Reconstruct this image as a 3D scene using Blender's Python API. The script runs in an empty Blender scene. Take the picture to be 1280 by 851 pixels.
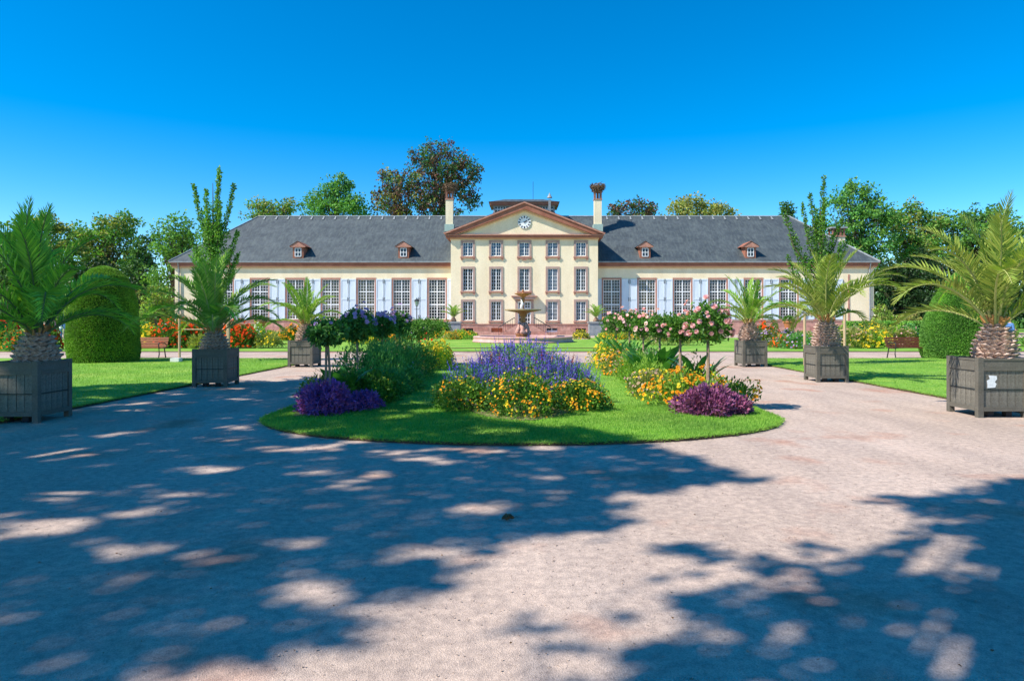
import bpy, math, random
import numpy as np
from mathutils import Vector, Matrix, Euler

random.seed(7)
RNG = np.random.default_rng(11)
R = math.radians
SC = bpy.context.scene
COL = SC.collection

# ------------------------------------------------------------------ camera, sky, sun
F, VX, VY = 853.33, 652.0, 400.0            # focal length and vanishing point of the photograph, in its pixels
EYE = 1.6
cam_d = bpy.data.cameras.new('camera'); cam = bpy.data.objects.new('camera', cam_d); COL.objects.link(cam)
cam.location = (0, 0, EYE); cam.rotation_euler = (R(90), 0, 0)
cam_d.lens = 24.0; cam_d.sensor_width = 36.0; cam_d.sensor_fit = 'HORIZONTAL'
cam_d.shift_x = -12.0/1280; cam_d.shift_y = -25.5/1280
cam_d.clip_start = 0.05; cam_d.clip_end = 3000
SC.camera = cam

SUN_EL, SUN_AZ = R(46), R(66)                # azimuth counted from the facade's normal towards the left
TO_SUN = Vector((-math.sin(SUN_AZ)*math.cos(SUN_EL), -math.cos(SUN_AZ)*math.cos(SUN_EL), math.sin(SUN_EL)))
world = bpy.data.worlds.new('World'); SC.world = world; world.use_nodes = True
wn = world.node_tree; wn.nodes.clear()
w_out = wn.nodes.new('ShaderNodeOutputWorld'); w_bg = wn.nodes.new('ShaderNodeBackground')
w_sky = wn.nodes.new('ShaderNodeTexSky'); w_sky.sky_type = 'NISHITA'; w_sky.sun_disc = False
w_sky.sun_elevation = SUN_EL; w_sky.sun_rotation = math.atan2(TO_SUN.x, TO_SUN.y)
w_sky.air_density = 1.0; w_sky.dust_density = 0.0; w_sky.ozone_density = 3.0; w_sky.altitude = 1400
w_hs = wn.nodes.new('ShaderNodeHueSaturation'); w_hs.inputs['Saturation'].default_value = 1.5; w_hs.inputs['Hue'].default_value = 0.497
w_hs.inputs['Value'].default_value = 0.8
wn.links.new(w_sky.outputs[0], w_hs.inputs['Color']); wn.links.new(w_hs.outputs[0], w_bg.inputs[0])
w_bg.inputs[1].default_value = 0.15; wn.links.new(w_bg.outputs[0], w_out.inputs[0])

sun_d = bpy.data.lights.new('sun', 'SUN'); sun = bpy.data.objects.new('sun', sun_d); COL.objects.link(sun)
sun_d.energy = 4.3; sun_d.angle = R(0.55); sun_d.color = (1.0, 0.93, 0.83)
sun.rotation_euler = (-TO_SUN).to_track_quat('-Z', 'Y').to_euler()
sun.location = (-30, -15, 40)
SC.view_settings.view_transform = 'Standard'; SC.view_settings.look = 'None'
SC.view_settings.exposure = 0.82; SC.view_settings.gamma = 1.0
SC.cycles.max_bounces = 6; SC.cycles.transparent_max_bounces = 4
SC.cycles.diffuse_bounces = 3; SC.cycles.glossy_bounces = 3; SC.cycles.transmission_bounces = 3

def gp(px, py):                              # a pixel of the ground in the photograph -> metres
    Y = F*EYE/(py-VY); return (px-VX)/F*Y, Y
def zp(py, Y): return EYE+(VY-py)/F*Y
def xp(px, Y): return (px-VX)/F*Y

# ------------------------------------------------------------------ materials
M = {}
def nodes_of(m):
    m.use_nodes = True; nt = m.node_tree; nt.nodes.clear()
    out = nt.nodes.new('ShaderNodeOutputMaterial'); return nt, out
def N(nt, t, **kw):
    n = nt.nodes.new(t)
    for k, v in kw.items():
        if k in n.inputs: n.inputs[k].default_value = v
        else: setattr(n, k, v)
    return n
def c4(c): return (c[0], c[1], c[2], 1)
def noise(nt, scale, detail=4, coord='Object', stretch=None):
    tc = nt.nodes.new('ShaderNodeTexCoord'); n = nt.nodes.new('ShaderNodeTexNoise')
    n.inputs['Scale'].default_value = scale; n.inputs['Detail'].default_value = detail
    if stretch:
        mp = nt.nodes.new('ShaderNodeMapping'); mp.inputs['Scale'].default_value = stretch
        nt.links.new(tc.outputs[coord], mp.inputs[0]); nt.links.new(mp.outputs[0], n.inputs['Vector'])
    else: nt.links.new(tc.outputs[coord], n.inputs['Vector'])
    return n
def ramp(nt, src, stops):
    r = nt.nodes.new('ShaderNodeValToRGB')
    el = r.color_ramp.elements
    while len(el) < len(stops): el.new(0.5)
    for e, (p, c) in zip(el, stops): e.position = p; e.color = c4(c)
    nt.links.new(src, r.inputs[0]); return r
def mixc(nt, fac, a, b, mode='MIX'):
    m = nt.nodes.new('ShaderNodeMix'); m.data_type = 'RGBA'; m.blend_type = mode
    for s, v in ((0, fac), (6, a), (7, b)):
        if hasattr(v, 'links'): nt.links.new(v, m.inputs[s])
        elif s == 0: m.inputs[0].default_value = v
        else: m.inputs[s].default_value = c4(v)
    return m.outputs[2]
def solid(name, a, b, rough=.8, scale=6, stretch=None, bump=0, bscale=None, metallic=0, spec=.3, fine=None, detail=5):
    m = bpy.data.materials.new(name); nt, out = nodes_of(m)
    bs = N(nt, 'ShaderNodeBsdfPrincipled'); bs.inputs['Roughness'].default_value = rough
    bs.inputs['Metallic'].default_value = metallic; bs.inputs['Specular IOR Level'].default_value = spec
    n = noise(nt, scale, detail, stretch=stretch)
    col = ramp(nt, n.outputs[0], [(.3, a), (.7, b)]).outputs[0]
    if fine:
        n2 = noise(nt, fine[0], 3); f = ramp(nt, n2.outputs[0], [(.35, (1-fine[1],)*3), (.65, (1+fine[1],)*3)])
        col = mixc(nt, 1.0, col, f.outputs[0], 'MULTIPLY')
    nt.links.new(col, bs.inputs['Base Color'])
    if bump:
        nb = noise(nt, bscale or scale*4, 5, stretch=stretch); b_ = nt.nodes.new('ShaderNodeBump')
        b_.inputs['Strength'].default_value = bump; b_.inputs['Distance'].default_value = .02
        nt.links.new(nb.outputs[0], b_.inputs['Height']); nt.links.new(b_.outputs[0], bs.inputs['Normal'])
    nt.links.new(bs.outputs[0], out.inputs[0]); M[name] = m; return m
def leafy(name, cols, transl=.35, rough=.5, big=None, spec=.25):
    m = bpy.data.materials.new(name); nt, out = nodes_of(m)
    g = nt.nodes.new('ShaderNodeNewGeometry')
    k = len(cols); col = ramp(nt, g.outputs['Random Per Island'], [(i/(k-1) if k > 1 else 0, c) for i, c in enumerate(cols)]).outputs[0]
    nz = noise(nt, big or .6, 2, 'Object'); f = ramp(nt, nz.outputs[0], [(.35, (.72, .74, .8)), (.65, (1.25, 1.2, 1.05))])
    col = mixc(nt, 1.0, col, f.outputs[0], 'MULTIPLY')
    bs = N(nt, 'ShaderNodeBsdfPrincipled'); bs.inputs['Roughness'].default_value = rough; bs.inputs['Specular IOR Level'].default_value = spec
    tr = N(nt, 'ShaderNodeBsdfTranslucent'); mx = N(nt, 'ShaderNodeMixShader'); mx.inputs[0].default_value = transl
    tcol = mixc(nt, 1.0, col, (1.25, 1.35, .6), 'MULTIPLY')
    nt.links.new(col, bs.inputs['Base Color']); nt.links.new(tcol, tr.inputs[0])
    nt.links.new(bs.outputs[0], mx.inputs[1]); nt.links.new(tr.outputs[0], mx.inputs[2]); nt.links.new(mx.outputs[0], out.inputs[0])
    M[name] = m; return m
def petal(name, cols):
    return leafy(name, cols, .3, .7, big=2, spec=.1)

def gravel_mat():
    m = bpy.data.materials.new('gravel'); nt, out = nodes_of(m)
    bs = N(nt, 'ShaderNodeBsdfPrincipled'); bs.inputs['Roughness'].default_value = .95; bs.inputs['Specular IOR Level'].default_value = .12
    big = noise(nt, .35, 5); base = ramp(nt, big.outputs[0], [(.3, (.42, .33, .27)), (.5, (.465, .365, .302)), (.72, (.51, .41, .345))]).outputs[0]
    # compacted dusty wheel tracks and redder worn patches
    red = noise(nt, .8, 6); rf = ramp(nt, red.outputs[0], [(.56, (0, 0, 0)), (.7, (1, 1, 1))])
    base = mixc(nt, rf.outputs[0], base, (.43, .255, .19)); 
    tc = nt.nodes.new('ShaderNodeTexCoord'); vo = nt.nodes.new('ShaderNodeTexVoronoi'); vo.inputs['Scale'].default_value = 150
    nt.links.new(tc.outputs['Object'], vo.inputs['Vector'])
    st = ramp(nt, vo.outputs['Color'], [(.0, (.7, .68, .67)), (.5, (1.0, 1.0, 1.0)), (1, (1.3, 1.28, 1.26))])
    base = mixc(nt, .85, base, mixc(nt, 1.0, base, st.outputs[0], 'MULTIPLY'))
    mid = noise(nt, 14, 6); mf = ramp(nt, mid.outputs[0], [(.3, (.8, .8, .82)), (.7, (1.18, 1.17, 1.15))])
    base = mixc(nt, 1.0, base, mf.outputs[0], 'MULTIPLY')
    tk = noise(nt, 1.1, 7, stretch=(1.6, .35, 1)); tf = ramp(nt, tk.outputs[0], [(.32, (.88, .88, .89)), (.5, (1, 1, 1)), (.68, (1.1, 1.09, 1.08))]); base = mixc(nt, 1.0, base, tf.outputs[0], 'MULTIPLY')
    dp = noise(nt, .9, 8); df = ramp(nt, dp.outputs[0], [(.24, (.72, .7, .7)), (.36, (1, 1, 1))]); base = mixc(nt, 1.0, base, df.outputs[0], 'MULTIPLY')
    nt.links.new(base, bs.inputs['Base Color'])
    bu = nt.nodes.new('ShaderNodeBump'); bu.inputs['Strength'].default_value = .7; bu.inputs['Distance'].default_value = .004
    nt.links.new(vo.outputs['Distance'], bu.inputs['Height'])
    b2 = nt.nodes.new('ShaderNodeBump'); b2.inputs['Strength'].default_value = .5; b2.inputs['Distance'].default_value = .012
    n3 = noise(nt, 5, 5); nt.links.new(n3.outputs[0], b2.inputs['Height']); nt.links.new(bu.outputs[0], b2.inputs['Normal'])
    nt.links.new(b2.outputs[0], bs.inputs['Normal']); nt.links.new(bs.outputs[0], out.inputs[0]); M['gravel'] = m
gravel_mat()

def lawn_mat():
    m = bpy.data.materials.new('turf'); nt, out = nodes_of(m)
    bs = N(nt, 'ShaderNodeBsdfPrincipled'); bs.inputs['Roughness'].default_value = .8; bs.inputs['Specular IOR Level'].default_value = .15
    a = noise(nt, .5, 5); base = ramp(nt, a.outputs[0], [(.3, (.15, .33, .04)), (.5, (.2, .40, .05)), (.72, (.31, .47, .08))]).outputs[0]
    b = noise(nt, 60, 6, stretch=(1, .5, 1)); f = ramp(nt, b.outputs[0], [(.3, (.6, .65, .6)), (.7, (1.4, 1.3, 1.4))])
    base = mixc(nt, 1.0, base, f.outputs[0], 'MULTIPLY')
    c = noise(nt, 2.2, 7); cf = ramp(nt, c.outputs[0], [(.3, (.75, .84, .8)), (.6, (1.05, 1.0, 1.0)), (.78, (1.5, 1.12, 1.3))]); base = mixc(nt, 1.0, base, cf.outputs[0], 'MULTIPLY')
    nt.links.new(base, bs.inputs['Base Color'])
    bu = nt.nodes.new('ShaderNodeBump'); bu.inputs['Strength'].default_value = .8; bu.inputs['Distance'].default_value = .02
    nt.links.new(b.outputs[0], bu.inputs['Height']); nt.links.new(bu.outputs[0], bs.inputs['Normal'])
    nt.links.new(bs.outputs[0], out.inputs[0]); M['turf'] = m
lawn_mat()

def slate_mat():
    m = bpy.data.materials.new('slate'); nt, out = nodes_of(m)
    bs = N(nt, 'ShaderNodeBsdfPrincipled'); bs.inputs['Roughness'].default_value = .6; bs.inputs['Specular IOR Level'].default_value = .4
    a = noise(nt, .5, 5, stretch=(1, 1, 2)); base = ramp(nt, a.outputs[0], [(.3, (.046, .058, .066)), (.7, (.076, .092, .098))]).outputs[0]
    tc = nt.nodes.new('ShaderNodeTexCoord'); mp = nt.nodes.new('ShaderNodeMapping'); mp.inputs['Rotation'].default_value = (R(90), 0, 0)
    br = nt.nodes.new('ShaderNodeTexBrick'); br.inputs['Scale'].default_value = 1.0
    br.inputs['Brick Width'].default_value = .34; br.inputs['Row Height'].default_value = .2; br.inputs['Mortar Size'].default_value = .012
    br.inputs['Color1'].default_value = (.7, .7, .72, 1); br.inputs['Color2'].default_value = (1.35, 1.35, 1.35, 1); br.inputs['Mortar'].default_value = (.5, .5, .5, 1)
    nt.links.new(tc.outputs['Object'], mp.inputs[0]); nt.links.new(mp.outputs[0], br.inputs['Vector'])
    base = mixc(nt, .5, base, mixc(nt, 1.0, base, br.outputs[0], 'MULTIPLY'))
    st = noise(nt, 1.2, 6, stretch=(4, 1, .35)); sf = ramp(nt, st.outputs[0], [(.45, (0, 0, 0)), (.75, (.55, .55, .55))])
    base = mixc(nt, sf.outputs[0], base, (.125, .15, .14))
    nt.links.new(base, bs.inputs['Base Color'])
    bu = nt.nodes.new('ShaderNodeBump'); bu.inputs['Strength'].default_value = .5; bu.inputs['Distance'].default_value = .02
    nt.links.new(br.outputs['Fac'], bu.inputs['Height']); bu.invert = True; nt.links.new(bu.outputs[0], bs.inputs['Normal'])
    nt.links.new(bs.outputs[0], out.inputs[0]); M['slate'] = m
slate_mat()

def block_mat(name, a, b, bw, bh, mort):
    m = bpy.data.materials.new(name); nt, out = nodes_of(m)
    bs = N(nt, 'ShaderNodeBsdfPrincipled'); bs.inputs['Roughness'].default_value = .85
    tc = nt.nodes.new('ShaderNodeTexCoord'); mp = nt.nodes.new('ShaderNodeMapping'); mp.inputs['Rotation'].default_value = (R(90), 0, 0)
    br = nt.nodes.new('ShaderNodeTexBrick'); br.inputs['Scale'].default_value = 1.0; br.inputs['Brick Width'].default_value = bw
    br.inputs['Row Height'].default_value = bh; br.inputs['Mortar Size'].default_value = .014
    br.inputs['Color1'].default_value = c4(a); br.inputs['Color2'].default_value = c4(b); br.inputs['Mortar'].default_value = c4(mort)
    nt.links.new(tc.outputs['Object'], mp.inputs[0]); nt.links.new(mp.outputs[0], br.inputs['Vector'])
    n = noise(nt, 3, 6); f = ramp(nt, n.outputs[0], [(.3, (.75, .75, .75)), (.7, (1.2, 1.2, 1.2))])
    nt.links.new(mixc(nt, 1.0, br.outputs[0], f.outputs[0], 'MULTIPLY'), bs.inputs['Base Color'])
    nt.links.new(bs.outputs[0], out.inputs[0]); M[name] = m
block_mat('sandstone_blocks', (.43, .2, .155), (.56, .32, .26), 1.1, .42, (.3, .17, .13))

solid('render_cream', (.77, .645, .435), (.88, .765, .545), .9, .9, stretch=(1, 1, .3), fine=(9, .05), bump=.1, bscale=30)
solid('sandstone', (.36, .17, .125), (.47, .25, .19), .85, 2.5, fine=(30, .12), bump=.3, bscale=40)
solid('stone_grey_pink', (.36, .24, .2), (.46, .33, .28), .85, 2.5, fine=(30, .1))
solid('cornice_red', (.26, .095, .06), (.36, .15, .095), .75, 1.5, fine=(20, .12))
solid('cornice_ochre', (.6, .36, .2), (.68, .44, .26), .8, 1.5)
solid('white_paint', (.78, .8, .82), (.84, .86, .87), .5, 3)
solid('shutter_blue', (.56, .64, .73), (.68, .76, .83), .55, 1.2, stretch=(3, 3, .4), fine=(30, .05))
solid('lead_grey', (.2, .22, .23), (.3, .32, .33), .5, 3)
solid('iron_black', (.02, .024, .024), (.035, .04, .04), .45, 10)
solid('zinc_green', (.3, .42, .36), (.4, .5, .44), .5, 5)
solid('brick_dark', (.2, .09, .06), (.34, .17, .12), .9, 9, fine=(25, .2))
solid('nest_twigs', (.12, .075, .045), (.3, .2, .13), .95, 10, fine=(60, .3))
solid('box_paint', (.12, .11, .088), (.21, .193, .158), .65, 2.2, stretch=(6, 6, .5), fine=(45, .22), bump=.35, bscale=30)
solid('box_rail', (.1, .09, .07), (.15, .137, .112), .65, 3, fine=(40, .12), bump=.2, bscale=30)
solid('soil', (.05, .032, .02), (.11, .07, .045), .95, 8, fine=(50, .3), bump=.5, bscale=40)
solid('soil_pale', (.17, .115, .075), (.27, .19, .13), .95, 4, fine=(40, .25), bump=.5, bscale=40)
solid('bark', (.075, .055, .038), (.17, .13, .095), .95, 6, stretch=(3, 3, .6), fine=(30, .25), bump=.6, bscale=18)
solid('bark_pale', (.2, .14, .09), (.32, .23, .16), .9, 8, stretch=(3, 3, .6), fine=(30, .2), bump=.4, bscale=30)
solid('stake_wood', (.42, .28, .17), (.55, .4, .26), .85, 6, stretch=(4, 4, .5), fine=(40, .12))
solid('bench_wood', (.27, .085, .035), (.37, .14, .07), .5, 5, stretch=(.5, 5, 5), fine=(40, .15))
solid('bench_wood_dark', (.1, .03, .018), (.17, .055, .035), .5, 5, stretch=(.5, 5, 5), fine=(40, .15))
solid('terracotta', (.42, .12, .05), (.52, .19, .09), .8, 6)
solid('palm_bark', (.17, .09, .055), (.35, .22, .15), .9, 14, fine=(50, .3), bump=.6, bscale=40)
solid('palm_scar', (.34, .22, .16), (.68, .52, .44), .85, 12, fine=(60, .25), bump=.4, bscale=50)
solid('palm_orange', (.36, .17, .05), (.5, .28, .1), .7, 10)
solid('rachis', (.28, .33, .09), (.42, .42, .16), .5, 10)
solid('rachis_dark', (.08, .14, .05), (.12, .18, .06), .5, 10)
solid('fountain_bronze', (.27, .1, .035), (.45, .21, .085), .55, 4, stretch=(2, 2, .5), fine=(25, .25))
solid('fountain_rim', (.36, .25, .13), (.5, .37, .22), .6, 5, fine=(30, .15))
solid('fountain_pink', (.42, .2, .15), (.6, .36, .3), .8, 5, fine=(30, .15))
solid('basin_pink', (.5, .27, .24), (.62, .38, .34), .8, 3, fine=(30, .1))
solid('white_stone', (.7, .68, .64), (.8, .78, .75), .7, 8)
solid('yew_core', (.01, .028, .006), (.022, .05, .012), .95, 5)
solid('stem_green', (.05, .1, .025), (.08, .15, .04), .7, 10)
solid('skin', (.5, .28, .2), (.58, .34, .25), .6, 10)
solid('hair_dark', (.03, .018, .012), (.06, .035, .02), .7, 20)
solid('cloth_blue', (.06, .16, .36), (.09, .22, .45), .85, 10)
solid('cloth_white', (.7, .7, .72), (.8, .8, .8), .85, 10)
solid('cloth_pink', (.6, .22, .26), (.7, .3, .33), .85, 10)
solid('cloth_grey', (.12, .14, .2), (.18, .2, .26), .85, 10)
solid('cloth_khaki', (.3, .25, .18), (.38, .32, .24), .85, 10)
solid('paper', (.6, .62, .62), (.8, .82, .82), .8, 30)
solid('dry_leaf', (.1, .045, .02), (.22, .12, .05), .8, 30)
solid('water', (.04, .06, .06), (.06, .08, .08), .05, 3, spec=.6)
solid('soffit', (.35, .2, .14), (.42, .26, .18), .85, 3)
solid('lamp_glass', (.45, .48, .46), (.55, .58, .56), .15, 3, spec=.6)
solid('black_paint', (.015, .015, .018), (.02, .02, .025), .5, 3)
m = solid('window_glass', (.012, .017, .03), (.03, .035, .05), .08, .8, spec=.5)
solid('window_glass_sky', (.03, .06, .11), (.07, .11, .18), .1, .7, spec=.6)  # blue sky reflection put into the glass colour
m = solid('window_glass_lit', (.03, .035, .03), (.12, .1, .06), .08, .9, spec=.5)  # light patches from indoors put into the glass colour

leafy('frond', [(0.156, 0.312, 0.045), (0.235, 0.428, 0.067), (0.361, 0.509, 0.090)], .3, .4)
leafy('frond_green', [(0.129, 0.351, 0.047), (0.215, 0.490, 0.055), (0.344, 0.629, 0.069)], .3, .4)
leafy('frond_gold', [(.19, .29, .05), (.27, .36, .07), (.36, .41, .09)], .3, .4)
leafy('leaf_mid', [(0.049, 0.141, 0.023), (0.092, 0.233, 0.033), (0.167, 0.333, 0.049)])
leafy('leaf_dark', [(0.046, 0.149, 0.034), (0.086, 0.239, 0.052), (0.143, 0.345, 0.072)])
leafy('leaf_bluegreen', [(0.058, 0.212, 0.062), (0.116, 0.338, 0.087), (0.205, 0.450, 0.105)])
leafy('leaf_lime', [(0.174, 0.348, 0.043), (0.261, 0.464, 0.058), (0.377, 0.551, 0.087)])
leafy('leaf_olive', [(0.151, 0.217, 0.047), (0.264, 0.320, 0.075), (0.395, 0.377, 0.113)])
leafy('leaf_autumn', [(0.170, 0.260, 0.056), (0.339, 0.368, 0.094), (0.475, 0.368, 0.113)])
leafy('leaf_copper', [(0.064, 0.043, 0.032), (0.164, 0.065, 0.047), (0.090, 0.087, 0.047), (0.217, 0.087, 0.056)], .2)
leafy('leaf_yew', [(0.091, 0.240, 0.040), (0.155, 0.368, 0.058), (0.260, 0.509, 0.077)], .15, .6)
leafy('leaf_yew_left', [(0.107, 0.239, 0.028), (0.196, 0.382, 0.047), (0.324, 0.526, 0.070)], .15, .6)
leafy('leaf_tree', [(0.073, 0.208, 0.042), (0.124, 0.310, 0.052), (0.229, 0.415, 0.073)])
leafy('leaf_deep', [(0.038, 0.113, 0.038), (0.066, 0.170, 0.047), (0.113, 0.246, 0.066)])
leafy('leaf_evergreen_shaded', [(.012, .04, .012), (.02, .055, .016), (.03, .075, .02)], .15)  # dark evergreen tone, with the lack of sun put into the leaf colour
leafy('leaf_canna', [(0.045, 0.180, 0.030), (0.075, 0.255, 0.045)], .3, .35, big=3)
leafy('leaf_purple', [(0.135, 0.030, 0.108), (0.270, 0.068, 0.189), (0.405, 0.150, 0.270), (0.176, 0.045, 0.189)], .2, .5, big=3)
leafy('leaf_purple_blue', [(0.154, 0.054, 0.273), (0.231, 0.090, 0.504), (0.462, 0.108, 0.294), (0.246, 0.108, 0.462)], .2, .5, big=3)
leafy('grass_blade', [(0.140, 0.320, 0.038), (0.211, 0.411, 0.058), (0.310, 0.475, 0.095)], .35, .6)
petal('petal_orange', [(.8, .25, .01), (.85, .36, .02), (.85, .45, .03)])
petal('petal_red', [(.7, .05, .01), (.8, .1, .015), (.85, .16, .02)])
petal('petal_scarlet', [(.65, .01, .01), (.8, .03, .02)])
petal('petal_yellow', [(.85, .6, .02), (.8, .68, .06), (.85, .5, .02)])
petal('petal_violet', [(0.158, 0.105, 0.717), (0.236, 0.154, 0.827), (0.331, 0.238, 0.904)])
petal('petal_blue', [(0.080, 0.068, 0.605), (0.136, 0.112, 0.748), (0.216, 0.180, 0.825)])
petal('petal_pink', [(.84, .33, .42), (.88, .48, .53), (.9, .68, .66)])
petal('petal_mauve', [(0.475, 0.280, 0.625), (0.625, 0.420, 0.775)])
petal('petal_white', [(.75, .72, .62), (.8, .78, .7)])
petal('petal_wine', [(.35, .02, .05), (.5, .05, .1)])
petal('petal_dusty', [(.45, .3, .22), (.55, .33, .28), (.4, .36, .2), (.6, .45, .35)])

# ------------------------------------------------------------------ geometry helpers
class MB:                                    # collects polygons of any size, then becomes ONE mesh
    def __init__(s): s.v = []; s.n = 0; s.f = []; s.mi = []; s.sz = []; s.mats = []; s.smooth = False
    def _m(s, m):
        if m not in s.mats: s.mats.append(m)
        return s.mats.index(m)
    def add(s, V, Fc, m):
        V = np.asarray(V, dtype=np.float32).reshape(-1, 3); mi = s._m(m)
        if isinstance(Fc, np.ndarray):
            s.f.append((Fc+s.n).astype(np.int32).reshape(-1)); s.sz.append(np.full(len(Fc), Fc.shape[1], np.int32)); s.mi.append(np.full(len(Fc), mi, np.int32))
        else:
            s.f.append(np.array([i+s.n for q in Fc for i in q], np.int32)); s.sz.append(np.array([len(q) for q in Fc], np.int32)); s.mi.append(np.full(len(Fc), mi, np.int32))
        s.v.append(V); s.n += len(V); return s
    def box(s, x0, x1, y0, y1, z0, z1, m):
        v = [(x0, y0, z0), (x1, y0, z0), (x1, y1, z0), (x0, y1, z0), (x0, y0, z1), (x1, y0, z1), (x1, y1, z1), (x0, y1, z1)]
        return s.add(v, [(0, 3, 2, 1), (4, 5, 6, 7), (0, 1, 5, 4), (1, 2, 6, 5), (2, 3, 7, 6), (3, 0, 4, 7)], m)
    def tube(s, pts, rad, m, k=6, cap=True):
        pts = [Vector(p) for p in pts]; n = len(pts)
        if not hasattr(rad, '__len__'): rad = [rad]*n
        V = []; up = Vector((.31, .17, .93))
        for i, p in enumerate(pts):
            t = (pts[min(i+1, n-1)]-pts[max(i-1, 0)])
            t = t.normalized() if t.length > 1e-9 else Vector((0, 0, 1))
            a = t.cross(up)
            if a.length < .05: a = t.cross(Vector((1, 0, 0)))
            a.normalize(); b = t.cross(a)
            for j in range(k):
                w = 2*math.pi*j/k; V.append(tuple(p+a*(rad[i]*math.cos(w))+b*(rad[i]*math.sin(w))))
        Fc = [(i*k+j, i*k+(j+1) % k, (i+1)*k+(j+1) % k, (i+1)*k+j) for i in range(n-1) for j in range(k)]
        if cap: Fc += [tuple(range(k-1, -1, -1)), tuple((n-1)*k+j for j in range(k))]
        return s.add(V, Fc, m)
    def lathe(s, prof, m, k=24, c=(0, 0), lump=None):
        V = []
        for r, z in prof:
            for j in range(k):
                w = 2*math.pi*j/k; q = 1 if lump is None else lump(w, z)
                V.append((c[0]+r*q*math.cos(w), c[1]+r*q*math.sin(w), z))
        n = len(prof); Fc = [(i*k+j, i*k+(j+1) % k, (i+1)*k+(j+1) % k, (i+1)*k+j) for i in range(n-1) for j in range(k)]
        Fc += [tuple(range(k-1, -1, -1)), tuple((n-1)*k+j for j in range(k))]
        return s.add(V, Fc, m)
    def prism(s, poly, y0, y1, m):           # a polygon (x, z) extruded from y0 to y1
        n = len(poly); V = [(x, y0, z) for x, z in poly]+[(x, y1, z) for x, z in poly]
        Fc = [tuple(range(n)), tuple(range(2*n-1, n-1, -1))]+[(i, i+n, (i+1) % n+n, (i+1) % n) for i in range(n)]
        return s.add(V, Fc, m)
    def slab(s, poly, z0, z1, m, mside=None):
        n = len(poly); V = [(x, y, z0) for x, y in poly]+[(x, y, z1) for x, y in poly]
        s.add(V, [tuple(range(n, 2*n))], m)
        return s.add(V, [(i, (i+1) % n, (i+1) % n+n, i+n) for i in range(n)], mside or m)
    def build(s, name, parent=None, loc=(0, 0, 0), rot=(0, 0, 0), kind=None):
        me = mesh_of(name, s); o = bpy.data.objects.new(name, me); COL.objects.link(o)
        o.location = loc; o.rotation_euler = rot
        if parent: o.parent = parent
        if kind: o['kind'] = kind
        return o
def mesh_of(name, s):
    me = bpy.data.meshes.new(name)
    V = np.concatenate(s.v); fl = np.concatenate(s.f); sz = np.concatenate(s.sz); mi = np.concatenate(s.mi)
    me.vertices.add(len(V)); me.vertices.foreach_set('co', V.reshape(-1))
    me.loops.add(len(fl)); me.loops.foreach_set('vertex_index', fl)
    me.polygons.add(len(sz)); st = np.concatenate(([0], np.cumsum(sz)[:-1])).astype(np.int32)
    me.polygons.foreach_set('loop_start', st); me.polygons.foreach_set('loop_total', sz)
    for m in s.mats: me.materials.append(M[m])
    me.polygons.foreach_set('material_index', mi)
    me.polygons.foreach_set('use_smooth', np.full(len(sz), bool(s.smooth)))
    me.update(calc_edges=True); me.validate(); return me

def unit(A): return A/np.maximum(np.linalg.norm(A, axis=1, keepdims=True), 1e-9)
def rdir(n): return unit(RNG.normal(size=(n, 3)))
def leaves(mb, P, D, L, W, m, fold=.25):
    """one folded diamond leaf per point, along D"""
    n = len(P); D = unit(D); S = unit(np.cross(D, rdir(n))); Nn = np.cross(S, D)
    L = (np.full(n, L) if np.isscalar(L) else L)*RNG.uniform(.7, 1.25, n); L = L[:, None]; Wv = L*W/2
    a = P; b = P+D*L*.45+S*Wv+Nn*Wv*fold; c = P+D*L; d = P+D*L*.45-S*Wv+Nn*Wv*fold
    V = np.stack([a, b, c, d], 1).reshape(-1, 3); Fc = np.arange(4*n).reshape(n, 4)
    return mb.add(V, Fc, m)
def discs(mb, P, Nn, r, m, k=5, cup=.3):
    n = len(P); Nn = unit(Nn); S = unit(np.cross(Nn, rdir(n))); T = np.cross(Nn, S)
    r = ((np.full(n, r) if np.isscalar(r) else r)*RNG.uniform(.7, 1.3, n))[:, None]
    ring = [P+S*r*math.cos(2*math.pi*j/k)+T*r*math.sin(2*math.pi*j/k)+Nn*r*cup*(1 if j % 2 else .4) for j in range(k)]
    V = np.stack([P]+ring, 1).reshape(-1, 3)
    Fc = np.concatenate([np.stack([np.arange(n)*(k+1), np.arange(n)*(k+1)+1+j, np.arange(n)*(k+1)+1+(j+1) % k], 1) for j in range(k)])
    return mb.add(V, Fc, m)
def blades(mb, P, D, L, W, m, bend=.5, seg=4):
    """broad or strap leaves bending over under their weight"""
    n = len(P); D = unit(D); S = unit(np.cross(D, np.tile([0, 0, 1.], (n, 1))+rdir(n)*.25)); L = (np.full(n, L) if np.isscalar(L) else L)[:, None]
    L = L*RNG.uniform(.75, 1.2, (n, 1)); rows = []
    out = D*np.array([1, 1, 0]); out = unit(out+1e-6)
    for i in range(seg+1):
        t = i/seg; c = P+D*L*t+out*L*bend*t*t*.6-np.array([0, 0, 1.])*L*bend*t*t*.55
        w = L*W*.5*(math.sin(math.pi*min(1, (t*.92+.08)))**.75+.02)
        rows.append(c-S*w); rows.append(c+S*w)
    V = np.stack(rows, 1).reshape(-1, 3); q = 2*(seg+1)
    Fc = np.concatenate([np.stack([np.arange(n)*q+2*i, np.arange(n)*q+2*i+1, np.arange(n)*q+2*i+3, np.arange(n)*q+2*i+2], 1) for i in range(seg)])
    return mb.add(V, Fc, m)

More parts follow.
